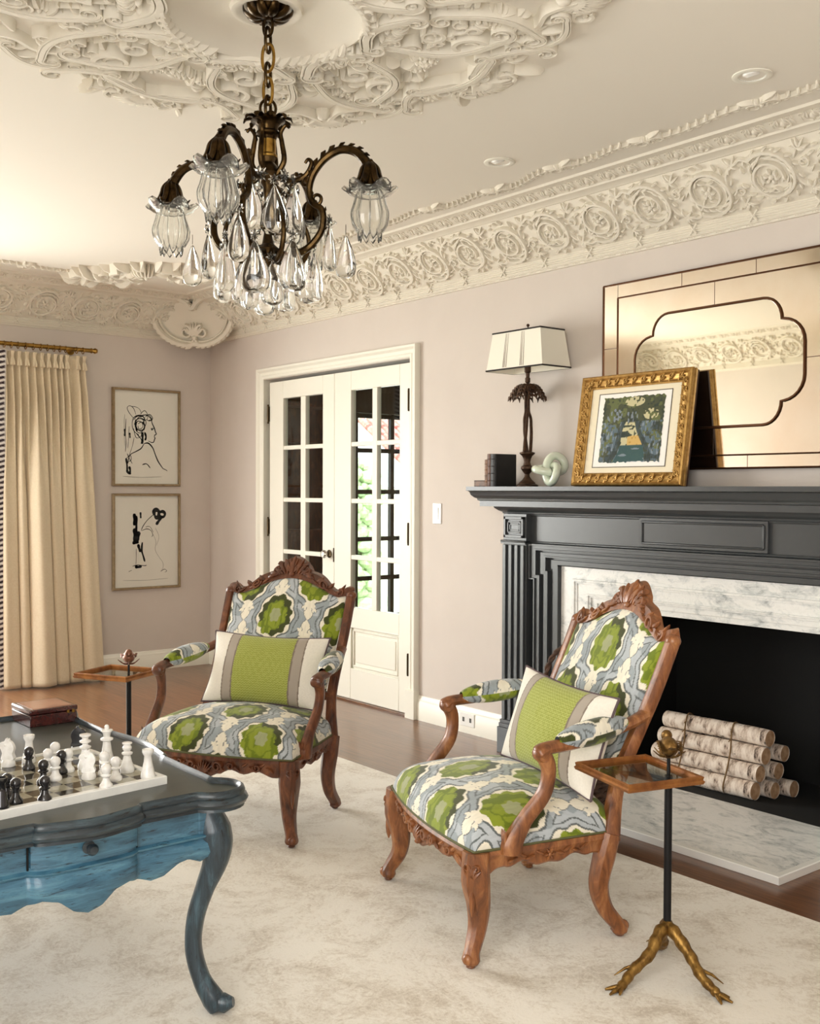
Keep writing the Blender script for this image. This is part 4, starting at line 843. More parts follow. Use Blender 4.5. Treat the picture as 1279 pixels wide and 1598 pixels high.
M['fabric'] = vcmat('suzani_velvet', .85, .0004, 900, .25); M['gimp'] = mat('olive_gimp_braid', (92, 92, 58), .85)
def ztop(s): return .868+.072*np.cos(np.clip(np.abs(s)*1.25, 0, 1)*PI/2)**1.3+.012*np.maximum(0, np.abs(s)-.8)/.2
def yb(z): return .235+(z-.46)*.468                                    # rake of the back
def make_chair(loc, rz, wd, seed, label, uo, dk):
    t = thing('armchair', label, 'armchair', loc, rz, None)
    q = np.linspace(-1, 1, 220); s_, t_ = np.meshgrid(np.sin(q*PI/2), np.sin(q*PI/2), indexing='ij')
    w_ = .348+(.305-.348)*(t_+1)/2; x = s_*w_*(1-.02*(1-t_*t_)*0); y = -.25+(t_+1)/2*.475-.032*(1-s_**2)*((1-t_)/2)**2
    z = .312+.092*np.maximum(0, 1-np.abs(s_)**9)**.5*np.maximum(0, 1-np.abs(t_)**9)**.5+.05*(1-s_**2)*(1-t_**2)
    y = y+.012*np.maximum(0, 1-np.abs(s_)**3)*np.sign(t_)*np.maximum(0, np.abs(t_)-.6); P = np.stack([x, y, z], -1)
    u, v = arcuv(P); m_ = MB(); m_.grid(P); m_.build('seat', 'fabric', t, ang=180, col=fabric(u+uo[0], v+uo[1], seed, dk).reshape(-1, 3), fix=False)
    # back cushion
    qs, qv = np.meshgrid(np.linspace(-1, 1, 190), np.linspace(0, 1, 170), indexing='ij'); zt = ztop(qs)-.012
    z = .475+qv*(zt-.475); wb = .258+.018*qv; x = qs*wb; edge = np.maximum(0, 1-np.abs(qs)**7)**.5*np.maximum(0, 1-np.abs(2*qv-1)**9)**.5
    y = yb(z)-.006-.026*edge-.016*(1-qs**2)*(1-(2*qv-1)**2); P = np.stack([x, y, z], -1); u, v = arcuv(P)
    m_ = MB(); m_.grid(P); m_.build('back_cushion', 'fabric', t, ang=180, col=fabric(u+uo[2], v+uo[3], seed+5, dk).reshape(-1, 3), fix=False)
    m_ = MB(); P2 = np.stack([x, yb(z)+.022, z], -1)[::10, ::10]; m_.grid(P2); m_.build('back_cover', 'fabric', t, ang=180, col=fabric(u[::10, ::10], v[::10, ::10], seed).reshape(-1, 3), fix=False)
    # gimp line round seat
    k = np.linspace(-1, 1, 30); e = [(a, -1) for a in k]+[(1, a) for a in k]+[(a, 1) for a in k[::-1]]+[(-1, a) for a in k[::-1]]
    gl = [(a*(.350-.043*(b+1)/2), -.252+(b+1)/2*.479-.034*(1-a*a)*((1-b)/2)**2, .316) for a, b in e]; m_ = MB(); m_.tube(gl, .0042, 5, closed=True, up=(0, 0, 1)); m_.build('braid', 'gimp', t)
    # back frame: stiles, top and bottom rails
    for sx in (-1, 1):
        m_ = MB(); pts = catmull([(sx*.30, .235, .012), (sx*.302, .228, .035), (sx*.299, .185, .09), (sx*.30, .165, .16), (sx*.303, .18, .24), (sx*.304, .2, .31)], 7); n = len(pts)
        m_.tube(pts, np.interp(np.linspace(0, 1, n), [0, .1, .2, .45, .8, 1], [.019, .025, .021, .025, .031, .029]), 12, up=(1, 0, 0), sq=.45); m_.ball((sx*.302, .246, .03), .019, (.9, 1, .9)); m_.ball((sx*.30, .236, .006), .014, (1, 1, .5)); m_.build('rear_leg', wd, t)
        m_ = MB(); pts = catmull([(sx*.303, .2, .29), (sx*.288, .222, .40), (sx*.28, yb(.5)+.004, .5), (sx*.288, yb(.7)+.004, .7), (sx*.291, yb(.855)-.002, .860)], 6)
        m_.tube(pts, np.interp(np.linspace(0, 1, len(pts)), [0, .3, 1], [.027, .021, .02]), 10, up=(1, 0, 0), sq=.5); m_.ball(pts[-1], .024, (1, 1, .9)); m_.build('back_stile', wd, t)
    m_ = MB(); m_.tube([(-.28, yb(.462)+.004, .462), (.28, yb(.462)+.004, .462)], .019, 8, sq=.5); m_.build('lower_back_rail', wd, t)
    m_ = MB(); S_ = np.linspace(-1, 1, 61); lo = ztop(S_)-.016; hi = ztop(S_)+.024+.058*np.exp(-(S_/.30)**2)+.010*np.cos(S_*13)*(np.abs(S_) > .28)-.006-.016*(np.maximum(0, np.abs(S_)-.84)/.16)**2
    G = np.array([[(s*.300, yb(l)-.020, l), (s*.300, yb(h)-.024+.012*max(0, abs(s)-.9)*10, h-.004), (s*.300, yb(h)+.008-.012*max(0, abs(s)-.9)*10, h), (s*.300, yb(l)+.026-.012*max(0, abs(s)-.9)*10, l)] for s, l, h in zip(S_, lo, hi)]); m_.grid(G, closev=True); o_ = m_.n-G.shape[0]*4; m_.F += [(0, 1, 2, 3), tuple(m_.n-4+i for i in range(4))]
    cr = MB()
    for sx in (-1, 1):
        r_spiral(cr, (sx*.072, .035), .026, .006, PI/2, sx*1.2, .009, .006, .016, 16); r_spiral(cr, (sx*.16, .006), .022, .006, 0, sx*1.2, .007, .005, .014, 14); r_spiral(cr, (sx*.245, .004), .017, .005, 2, -sx*1.2, .006, .004, .013, 12)
        for k_ in range(5): r_leaf(cr, (sx*(.02+.012*k_), .01), PI/2-sx*(.25+.28*k_), .07-.006*k_, .011, .016, -sx*.4)
        for k_ in range(6): r_leaf(cr, (sx*(.10+.027*k_), .008), (PI/2-sx*.55 if k_ % 2 else 0)-sx*.5+(PI if (sx < 0 and not k_ % 2) else 0), .042, .008, .012, sx*.7, 5)
    r_leaf(cr, (0, .0), PI/2, .085, .016, .022); shell(cr, (0, .008), PI/2, .07, 7, .016)
    cr.map(lambda V: np.column_stack([V[:, 0], yb(ztop(V[:, 0]/.3)+V[:, 1])-.022-V[:, 2]*.9, ztop(V[:, 0]/.3)+V[:, 1]-.004])); m_.join(cr); m_.build('carved_crest', wd, t, fix=True)
    # front legs and aprons
    for sx in (-1, 1):
        m_ = MB(); pts = catmull([(sx*.352, -.262, .012), (sx*.35, -.258, .04), (sx*.328, -.232, .1), (sx*.325, -.228, .16), (sx*.333, -.24, .23), (sx*.33, -.238, .312)], 7); n = len(pts)
        m_.tube(pts, np.interp(np.linspace(0, 1, n), [0, .1, .22, .45, .8, 1], [.02, .025, .021, .027, .039, .036]), 12, up=(1, 0, 0), sq=.35); m_.ball((sx*.36, -.272, .028), .017); m_.ball((sx*.352, -.262, .006), .014, (1, 1, .5))
        kn = MB()
        for k_ in range(5): r_leaf(kn, ((k_-2)*.006, .03), PI/2+(k_-2)*.38, .055, .008, .012, 0)
        r_leaf(kn, (0, .03), -PI/2, .09, .009, .011); r_spiral(kn, (-.014, .075), .012, .004, 0, 1, .004, .003, .011, 10); r_spiral(kn, (.014, .075), .012, .004, PI, -1, .004, .003, .011, 10)
        mx = T3(sx*.333, -.238, .2)@RZ(sx*PI/4)@Matrix(((1, 0, 0, 0), (0, 0, -1, -.031), (0, 1, 0, 0), (0, 0, 0, 1))); m_.join(kn, mx); m_.build('front_leg', wd, t)
    def apron(name, A, B, out, bulge, zb, n=41, carve=None):
        A = np.array(A); B = np.array(B); out = np.array(out); m_ = MB(); S_ = np.linspace(-1, 1, n); rows = []
        def pt(s, o, z): b_ = A+(B-A)*(s+1)/2+out*(bulge*(1-s*s)+o); return (b_[0], b_[1], z)
        for s in S_: b = zb(s); rows.append([pt(s, -.03, .314), pt(s, 0, .314), pt(s, .004, .30), pt(s, -.003, .285), pt(s, -.002, b+.006), pt(s, -.008, b), pt(s, -.03, b+.002)])
        m_.grid(np.array(rows), closev=True); k_ = len(rows[0]); m_.F += [tuple(range(k_)), tuple(m_.n-k_+i for i in range(k_))]
        if carve:
            c = carve(); Ln = np.linalg.norm(B-A)/2
            def f(V): return np.array([pt(a/Ln, h+.001, b) for a, b, h in V])
            c.map(f); m_.join(c)
        m_.build(name, wd, t, ang=40)
    def front_carve():
        c = MB(); shell(c, (0, .245), PI/2, .05, 7, .014); shell(c, (0, .275), -PI/2, .036, 5, .012)
        for sx in (-1, 1):
            r_spiral(c, (sx*.055, .276), .02, .006, 0, sx*1.2, .007, .005, .014, 14); r_spiral(c, (sx*.11, .28), .015, .005, 3, -sx*1.2, .006, .004, .012, 12); r_spiral(c, (sx*.215, .282), .015, .005, 3, sx*1.2, .006, .004, .012, 12)
            for k_ in range(7): r_leaf(c, (sx*(.05+.033*k_), .281), (0 if sx > 0 else PI)+(.35 if k_ % 2 else -.35), .036, .006, .007, sx*.5*(1 if k_ % 2 else -1), 5)
        return c
    def side_carve():
        c = MB()
        for sx in (-1, 1):
            for k_ in range(4): r_leaf(c, (sx*(.02+.028*k_), .284), (0 if sx > 0 else PI)+(.35 if k_ % 2 else -.35), .032, .005, .005, sx*.3, 5)
        r_rose(c, (0, .28), .018, 6, .007); return c
    apron('front_apron', (-.315, -.252), (.315, -.252), (0, -1), .032, lambda s: .258-.03*math.exp(-(s/.16)**2)-.022*max(0, abs(s)-.78)/.22+.007*math.cos(s*19)*(abs(s) > .2), carve=front_carve)
    for sx in (-1, 1):
        apron('side_apron', (sx*.345, -.215), (sx*.315, .19), (sx, 0), .004, lambda s: .264-.014*math.exp(-(s/.2)**2)-.028*max(0, abs(s)-.7)/.3+.006*math.cos(s*15), carve=side_carve)
    apron('rear_apron', (-.29, .212), (.29, .212), (0, 1), 0, lambda s: .262)
    # arms
    for sx in (-1, 1):
        m_ = MB(); pts = catmull([(sx*.290, .322, .645), (sx*.308, .26, .628), (sx*.335, .15, .606), (sx*.353, .04, .594), (sx*.356, -.035, .588), (sx*.355, -.064, .572)], 6); n = len(pts)
        m_.tube(pts, np.interp(np.linspace(0, 1, n), [0, .3, .8, .92, 1], [.022, .02, .022, .027, .022]), 10, up=(0, 0, 1), flat=.85)
        m_.lathe([(0, -.021), (.018, -.021), (.023, -.012), (.024, 0), (.023, .012), (.018, .021), (0, .021)], 14, T3(sx*.355, -.052, .574)@RY(PI/2)); a_ = m_.build('arm', wd, t)
        m_ = MB(); pts = catmull([(sx*.355, -.05, .578), (sx*.357, -.03, .53), (sx*.352, -.042, .46), (sx*.347, -.098, .39), (sx*.346, -.135, .33), (sx*.345, -.14, .30)], 6); n = len(pts)
        m_.tube(pts, np.interp(np.linspace(0, 1, n), [0, .25, .6, .85, 1], [.025, .021, .023, .032, .030]), 12, up=(1, 0, 0), sq=.3, flat=.8)
        kn = MB(); 
        for k_ in range(3): r_leaf(kn, (0, -.03), PI/2+(k_-1)*.3, .05, .006, .005)
        m_.join(kn, T3(sx*.347, -.135, .35)@Matrix(((1, 0, 0, 0), (0, 0, -1, -.026), (0, 1, 0, 0), (0, 0, 0, 1)))); m_.build('arm_support', wd, t)
        na, nb_ = 90, 48; tt = np.linspace(0, 1, na); ax = np.interp(tt, [0, .5, 1], [.352, .335, .312])*sx; ay = np.interp(tt, [0, 1], [.0, .245]); az = np.interp(tt, [0, 1], [.604, .632]); rad = .045*np.sin(PI*np.clip(tt*.94+.03, 0, 1))**.42; an = np.linspace(0, 2*PI, nb_)
        P = np.stack([ax[:, None]+rad[:, None]*np.cos(an)[None]*.95, np.repeat(ay[:, None], nb_, 1), az[:, None]+rad[:, None]*np.sin(an)[None]*.82], -1)
        u = np.repeat(ay[:, None], nb_, 1); v = an[None]*.034+0*u; m_ = MB(); m_.grid(P); m_.build('arm_pad', 'fabric', a_, ang=180, col=fabric(u+.02+uo[0]*0, v+.05*sx, seed+2, .1).reshape(-1, 3), fix=False)
    return t
make_chair((4.781, -1.569, .0108), -.328, 'walnut_lit', 2, 'walnut carved armchair with wood tinted as lit, in green and grey medallion fabric nearest the viewer and hearth', (.03, .09, -.005, -.13), .2)
make_chair((3.452, -1.742, .0108), .539, 'walnut', 4, 'walnut carved armchair in green and grey medallion fabric in front of the french doors', (-.06, .06, .03, -.08), .7)
# ------------------------------------------------------------- lumbar pillows
M['pillow'] = vcmat('pillow_linen_weave', .9, .0006, 500, .2); M['piping'] = mat('mauve_piping', (92, 76, 80), .8)
def pillow(name, label, mx, seed):
    n1, n2 = 260, 150; a, b = np.meshgrid(np.sin(np.linspace(-1, 1, n1)*PI/2), np.sin(np.linspace(-1, 1, n2)*PI/2), indexing='ij')
    x = .252*a*(1-.075*(1-b*b)); z = .150*b*(1-.10*(1-a*a)); th = .072*(np.maximum(0, 1-a*a)**.5)*(np.maximum(0, 1-b*b)**.5)*(1+.12*(vnoise(x*9+5, z*9, seed)-.5)); th += .004*(vnoise(x*30, z*24, seed+4)-.5)*np.maximum(0, 1-a**2)*np.maximum(0, 1-b**2)
    x = x+.012*(vnoise(z*6, z*0, seed)-.5)
    def colour():
        c = np.empty(x.shape+(3,)); c[:] = S(236, 231, 219); wv = vnoise(x*300, z*300, 2); c *= (.95+.08*wv)[..., None]
        ax = np.abs(x); g = ax < .128; zig = ((np.abs(((x*80) % 1)-.5)*1.2+z*110) % 1); gc = np.where((zig < .5)[..., None], np.array(S(146, 154, 66)), np.array(S(172, 178, 98))); c[g] = gc[g]
        rb = (ax > .122) & (ax < .166); c[rb] = np.array(S(168, 158, 146)); c[(np.abs(ax-.124) < .003) | (np.abs(ax-.165) < .0025)] = S(128, 116, 104); return c
    m_ = MB(); m_.grid(np.stack([x, -th, z], -1)); m_.grid(np.stack([x, th, z], -1)[::1]); c = colour().reshape(-1, 3)
    o = m_.build(name, 'pillow', ang=180, col=np.vstack([c, c]), fix=False); o.matrix_world = mx; tag(o, label, 'pillow')
    e = [(x[i, 0], 0, z[i, 0]) for i in range(0, n1-1, 6)]+[(x[-1, j], 0, z[-1, j]) for j in range(0, n2-1, 6)]+[(x[i, -1], 0, z[i, -1]) for i in range(n1-1, 0, -6)]+[(x[0, j], 0, z[0, j]) for j in range(n2-1, 0, -6)]
    p = MB(); p.tube(e, .0042, 6, closed=True, up=(0, 1, 0)); p.build('piping', 'piping', o)
pillow('lumbar_pillow', 'lime and cream banded lumbar pillow with taupe ribbon on the armchair before the doors', T3(3.452, -1.742, .0108)@RZ(.539)@T3(.037, .134, .571)@RZ(.126)@RX(-.408)@RY(.031), 1)
pillow('lumbar_pillow', 'lime and cream banded lumbar pillow slanting across the armchair nearest the viewer', T3(4.781, -1.569, .0108)@RZ(-.328)@T3(.097, .13, .577)@RZ(.115)@RX(-.321)@RY(.044), 2)
# ================================================================= GAMES TABLE
def paint_mat(name, a, b, c, worn, wear=.6, along=(1.3, 1.3, 11), along2=(3.5, 3.5, 26)):
    k = NT(name); v = k.coord((1, 1, 3)); n = k.noise(k.coord(along), 4.5, 8, .72, .5); n2 = k.noise(v, 40, 4, .6)
    v2 = k.coord(along2); n3 = k.noise(v2, 5, 7, .75, .6)
    base = k.ramp(n, [(.32, S(*a)), (.5, S(*b)), (.7, S(*c))]); mx = k.node('ShaderNodeMixRGB'); k.link(base, mx.inputs[1]); mx.inputs[2].default_value = (*S(*worn), 1)
    k.link(k.ramp(n3, [(wear, (0, 0, 0)), (wear+.08, (1, 1, 1))]), mx.inputs[0]); k.link(mx.outputs[0], k.p.inputs['Base Color'])
    k.p.inputs['Roughness'].default_value = .36; k.p.inputs['Coat Weight'].default_value = .25; k.bump(n3, .0012, .4); return k.m
M['blue'] = paint_mat('distressed_blue_paint', (40, 74, 94), (62, 106, 130), (92, 138, 156), (20, 30, 38), .57)
M['bluedark'] = paint_mat('dark_worn_blue_paint', (24, 31, 36), (36, 47, 54), (62, 80, 88), (16, 18, 20), .55)
M['blueleg'] = paint_mat('dark_worn_blue_leg', (30, 40, 48), (46, 62, 72), (78, 104, 116), (18, 20, 24), .57, (11, 11, 1.3), (26, 26, 3.5))
M['slate'] = paint_mat('slate_table_top', (46, 50, 46), (55, 60, 55), (66, 70, 64), (36, 40, 38), .66); M['slate'].node_tree.nodes['Principled BSDF'].inputs['Coat Weight'].default_value = .1
TZ = .58; ta, tb = .585, .375
tab = thing('games_table', 'distressed blue painted cabriole-leg games table with dark scalloped tray top', 'table', (4.285, -2.945, .011)); TZ -= .011
def outline():
    out = []
    def ear(cx_, cy_, a0, n=15): return [(cx_+.075*math.cos(a0+t), cy_+.075*math.sin(a0+t)) for t in np.linspace(-1.02, PI/2+1.02, n)]
    def bump(n, hw, amp): return [(hw*t, amp*max(0, 1-abs(t)**9)**.5*(.72+.28*math.cos(t*PI))) for t in np.sin(np.linspace(-1, 1, n)*PI/2)]
    for y, d in bump(23, .125, .04): out.append((ta+d, y))
    out += ear(ta-.040, tb-.040, 0)
    for x, d in bump(23, .19, .034): out.append((-x, tb+d))
    out += ear(-ta+.040, tb-.040, PI/2)
    for y, d in bump(23, .125, .04): out.append((-ta-d, -y))
    out += ear(-ta+.040, -tb+.040, PI)
    for x, d in bump(23, .19, .034): out.append((x, -tb-d))
    out += ear(ta-.040, -tb+.040, 1.5*PI); return np.array(out)
ol = outline(); fin = [ol[0]]
for a, b in zip(ol, np.roll(ol, -1, 0)):                                # even spacing
    L_ = np.linalg.norm(b-a); n = max(1, int(L_/.02)); fin += [a+(b-a)*i/n for i in range(1, n+1)]
ol = np.array(fin[:-1]); T_ = np.roll(ol, -1, 0)-np.roll(ol, 1, 0); T_ /= np.linalg.norm(T_, axis=1)[:, None]; N_ = np.stack([T_[:, 1], -T_[:, 0]], 1)
m_ = MB(); m_.prism([tuple(p-.006*n) for p, n in zip(ol, N_)], TZ-.04, TZ-.006); m_.build('tray_top', 'slate', tab, ang=30)
m_ = MB(); m_.sweep([(-.016, TZ-.008), (-.013, TZ+.004), (-.007, TZ+.008), (.0, TZ+.004), (.003, TZ-.004), (.001, TZ-.010), (.007, TZ-.014), (.011, TZ-.022), (.006, TZ-.031), (.0, TZ-.034), (.001, TZ-.041), (-.02, TZ-.042)], [((p[0], p[1], 0), (n[0], n[1], 0), (0, 0, 1)) for p, n in zip(ol, N_)], closed=True); m_.build('moulded_lip', 'bluedark', tab, ang=50)
def skirt(name, axis, sgn, half, depth, bmp, hw):
    """apron along one side: drawer band, ridge and a bellied scalloped skirt"""
    n = 97; t = np.linspace(-1, 1, n); rows = []; zr = .458; zt = TZ-.04
    def bd(u): a = abs(u)/hw; return bmp*(1-a**4)**.5 if a < 1 else 0
    kn = np.array([0, .1, .2, .31, .42, .5, .6, .72, .8, .9, 1.0]); kv = np.array([.350, .360, .388, .397, .388, .378, .382, .404, .409, .396, .408])
    for s in t:
        u = s*half; zb = np.interp(abs(s), kn, kv); d = depth+bd(u)*.9
        rows.append([(u, d-.03, zt), (u, d, zt), (u, d, zr+.006), (u, d+.010, zr+.001), (u, d+.009, zr-.003), (u, d+.001, zr-.008), (u, d+.010, (zr+zb)/2+.01), (u, d+.011, zb+.012), (u, d+.004, zb), (u, d-.012, zb), (u, d-.014, (zr+zb)/2), (u, d-.03, zr)])
    P = np.array(rows); 
    if axis == 'x': P = np.stack([sgn*P[..., 1], P[..., 0], P[..., 2]], -1)
    else: P = np.stack([P[..., 0], sgn*P[..., 1], P[..., 2]], -1)
    m_ = MB(); m_.grid(P, closev=True); return m_.build(name, 'blue', tab, ang=45)
for sg in (1, -1): skirt('apron', 'x', sg, tb-.048, ta-.035, .028, .125); skirt('apron', 'y', sg, ta-.048, tb-.035, .022, .19)
for sg in (1, -1):                                                    # drawer at each end
    m_ = MB(); ys = np.linspace(-.125, .125, 21); d = np.array([ta-.033+.0255*(1-abs(y/.13)**4)**.5 for y in ys])
    G = np.array([[(sg*(a-.01), y, .473), (sg*(a+.0035), y, .473), (sg*(a+.0035), y, .528), (sg*(a-.01), y, .528)] for a, y in zip(d, ys)]); m_.grid(G, closev=True); m_.F += [(0, 1, 2, 3), tuple(m_.n-4+i for i in range(4))]
    do = m_.build('drawer', 'blue', tab, ang=40); m_ = MB(); m_.lathe([(0, 0), (.015, 0), (.015, .003), (.007, .006), (.006, .014), (.012, .019), (.0135, .026), (.009, .033), (0, .034)], 20, T3(sg*(ta-.004), 0, .50)@RY(sg*PI/2)); m_.build('knob', 'bluedark', do)
    for y0 in (-.128, .128):
        m_ = MB(); xg = ta-.033+.004; m_.box(min(sg*xg, sg*(xg-.02)), y0-.0016, .466, max(sg*xg, sg*(xg-.02)), y0+.0016, .534); m_.build('drawer_gap', 'black', do, ang=0)
for sx in (1, -1):
    for sy in (1, -1):
        m_ = MB(); o2 = np.array((sx, sy))/2**.5; c0 = np.array((sx*.533, sy*.34))
        def q(off, z): p = c0+o2*off; return (p[0], p[1], z)
        pm = MB(); pm.box(min(sx*(ta-.033), sx*(ta-.085)), min(sy*(tb-.033), sy*(tb-.085)), .44, max(sx*(ta-.033), sx*(ta-.085)), max(sy*(tb-.033), sy*(tb-.085)), TZ-.041); pm.build('corner_post', 'blue', tab, ang=0, bevel=.004)
        pts = catmull([q(.014, .012), q(.0, .035), q(-.03, .085), q(-.05, .16), q(-.044, .24), q(-.02, .315), q(.006, .38), q(.010, .425), q(-.002, .465), q(-.012, .50), q(-.012, .525)], 6); n = len(pts)
        m_.tube(pts, np.interp(np.linspace(0, 1, n), [0, .1, .2, .33, .5, .66, .78, .88, 1], [.022, .026, .021, .020, .024, .035, .043, .036, .032]), 12, up=(-o2[1], o2[0], 0), sq=.55)
        m_.tube([q(.0, .028), q(.03, .026), q(.052, .03)], [.022, .024, .012], 10); m_.build('cabriole_leg', 'blueleg', tab, ang=40)
TT = .5735                                                           # height of the tray surface
# ------------------------------------------------------------- chessboard and pieces
cbx, cby, BR = 4.706, -2.675, math.radians(6)
cbd = thing('chessboard', 'square onyx chessboard with white marble rim on the games table', 'chessboard', (cbx, cby, TT+.0005), BR)
bs, rim = .44, .016
m_ = MB(); m_.sweep([(0, 0), (0, .019), (-.002, .021), (-rim, .021), (-rim, 0)], [((-bs, -bs, 0), (-1, -1, 0), (0, 0, 1)), ((0, -bs, 0), (1, -1, 0), (0, 0, 1)), ((0, 0, 0), (1, 1, 0), (0, 0, 1)), ((-bs, 0, 0), (-1, 1, 0), (0, 0, 1))], closed=True); m_.build('rim', mat('white_marble_rim', (238, 238, 232), .25, var=(222, 222, 218), vscale=12), cbd, ang=30)
k = NT('onyx_squares'); ch = k.node('ShaderNodeTexChecker'); sq = (bs-2*rim)/8; ch.inputs['Scale'].default_value = 1/sq; mp = k.node('ShaderNodeMapping'); tc = k.node('ShaderNodeTexCoord'); mp.inputs['Location'].default_value = (rim/1, rim/1, .01); k.link(tc.outputs['Object'], mp.inputs[0]); k.link(mp.outputs[0], ch.inputs[0])
n = k.noise(tc.outputs['Object'], 30, 5); k.link(k.ramp(n, [(.3, S(150, 146, 126)), (.7, S(178, 174, 158))]), ch.inputs[1]); k.link(k.ramp(n, [(.3, S(42, 38, 32)), (.7, S(70, 64, 54))]), ch.inputs[2]); k.link(ch.outputs[0], k.p.inputs['Base Color']); k.p.inputs['Roughness'].default_value = .08
m_ = MB(); m_.box(-bs+rim, -bs+rim, 0, -rim, -rim, .017); m_.build('field', k.m, cbd, ang=0)
k = NT('white_onyx'); k.p.inputs['Base Color'].default_value = (*S(240, 239, 234), 1); k.p.inputs['Roughness'].default_value = .16; k.p.inputs['Subsurface Weight'].default_value = .2; k.p.inputs['Subsurface Radius'].default_value = (.006, .006, .005); n = k.noise(k.coord(), 45, 5); k.link(k.ramp(n, [(.4, S(242, 241, 237)), (.75, S(214, 210, 204))]), k.p.inputs['Base Color']); M['cw'] = k.m
M['cb'] = mat('black_onyx', (18, 18, 20), .1, var=(40, 38, 40), vscale=60, coat=.5)
PROF = dict(pawn=[(0, 0), (.0155, 0), (.0165, .004), (.0155, .009), (.011, .014), (.0085, .02), (.0078, .026), (.012, .029), (.0125, .032), (.0085, .0345), (.0115, .040), (.0130, .0465), (.0112, .054), (.006, .0585), (0, .06)],
    rook=[(0, 0), (.0175, 0), (.0185, .006), (.0170, .013), (.0145, .024), (.0105, .042), (.0095, .056), (.0125, .061), (.0145, .066), (.0145, .073), (.011, .0735), (.0105, .069), (0, .069)],
    bishop=[(0, 0), (.0175, 0), (.0185, .005), (.0175, .014), (.0125, .026), (.0085, .043), (.0135, .046), (.0140, .050), (.0075, .0535), (.0115, .059), (.0120, .064), (.0075, .0705), (.0125, .073), (.0125, .076), (.006, .078), (0, .078)],
    queen=[(0, 0), (.0185, 0), (.0195, .006), (.0175, .014), (.013, .03), (.0085, .052), (.0145, .055), (.015, .058), (.0075, .062), (.007, .066), (.0145, .070), (.0145, .0735), (.0075, .077), (.0085, .082), (.0145, .086), (.0145, .090), (.004, .091), (0, .091)],
    king=[(0, 0), (.0190, 0), (.0200, .006), (.0180, .014), (.0130, .032), (.0095, .058), (.0165, .062), (.0165, .066), (.0085, .070), (.0105, .080), (.0155, .086), (.0145, .089), (.005, .090), (.0062, .094), (.0062, .098), (.0035, .102), (0, .103)])
cz = TT+.0177
def piece(kind, col, x, y, label, rz=0):
    m_ = MB()
    if kind == 'knight':
        m_.lathe([(0, 0), (.0175, 0), (.0185, .005), (.0165, .013), (.0125, .019), (0, .020)], 28)
        hp_ = catmull([(-.013, .018), (.013, .018), (.0115, .034), (.0165, .047), (.020, .052), (.018, .059), (.008, .063), (.004, .071), (.0, .067), (-.009, .060), (-.014, .046), (-.011, .032)], 4, True)
        h = MB(); h.prism([(p[0]*1.2, p[1]*1.06-.001) for p in hp_], -.0095, .0095, RX(PI/2)); ho_ = h
        V = h.verts(); V[:, 1] *= (1-.45*np.clip((V[:, 2]-.03)/.04, 0, 1)); h.V = [V]; m_.join(h); 
        for q in (-1, 1): m_.ball((.006, q*.006, .056), .003); m_.ball((-.001, q*.004, .068), .004, (.7, .6, 1.3))
    else: m_.lathe(PROF[kind], 32)
    o = m_.build('chess_'+kind, 'cw' if col == 'white' else 'cb', ang=40, bevel=.0012 if kind == 'knight' else 0); o.location = (x, y, cz); o.rotation_euler = (0, 0, rz)
    return tag(o, label, 'chess piece', 'white chess pieces' if col == 'white' else 'black chess pieces')
for a in (('rook', 'white', 4.683, -2.716, 'white rook at the right front corner of the chessboard'),
    ('bishop', 'white', 4.596, -2.733, 'white bishop beside the corner rook on the right rim of the board'),
    ('king', 'white', 4.478, -2.738, 'tallest white piece, the king with ball finial, behind two white pawns'),
    ('queen', 'white', 4.500, -2.806, 'white queen with stacked rings standing just behind the white knight'),
    ('knight', 'white', 4.600, -2.837, 'white knight in the middle of the chessboard, head turned left', 4.2),
    ('pawn', 'white', 4.586, -2.790, 'white pawn left of the white bishop, just right of the white knight'),
    ('pawn', 'white', 4.654, -2.789, 'white pawn directly in front of the white bishop'),
    ('pawn', 'white', 4.706, -2.836, 'white pawn nearest the front rim of the chessboard'),
    ('pawn', 'white', 4.501, -2.852, 'white pawn alone left of the white knight'),
    ('pawn', 'white', 4.560, -2.907, 'white pawn in front of a black pawn at board centre'),
    ('pawn', 'white', 4.410, -2.852, 'rearmost white pawn near the far rim of the board'),
    ('pawn', 'white', 4.470, -2.893, 'white pawn between the far left rook and the rearmost white pawn'),
    ('rook', 'white', 4.344, -2.898, 'white rook at the far left rim of the board'),
    ('knight', 'white', 4.352, -2.955, 'pale knight left of the far white rook', 4.0),
    ('pawn', 'black', 4.420, -2.925, 'black pawn beside the far white rook'),
    ('pawn', 'black', 4.507, -2.872, 'black pawn half hidden behind the white pawn at board centre'),
    ('pawn', 'black', 4.573, -2.942, 'black pawn left of the white pawn at board centre'),
    ('pawn', 'black', 4.722, -2.992, 'black pawn nearest the front rim, alone on its square'),
    ('pawn', 'black', 4.700, -3.052, 'black pawn beside the black rook on the left front of the board'),
    ('pawn', 'black', 4.648, -3.055, 'black pawn behind another black pawn at the left of the board'),
    ('rook', 'black', 4.728, -3.094, 'black rook at the left front corner of the board'),
    ('bishop', 'black', 4.62, -3.092, 'black bishop at the left edge of the picture behind the black rook'),
    ('bishop', 'white', 4.36, -3.02, 'white bishop at the left edge of the picture near the far rim')): piece(*a)
bn = piece('knight', 'black', 4.246, -2.728, 'black knight standing on the table just off the far corner of the board', 1.0); bn.location.z = TT+.0008
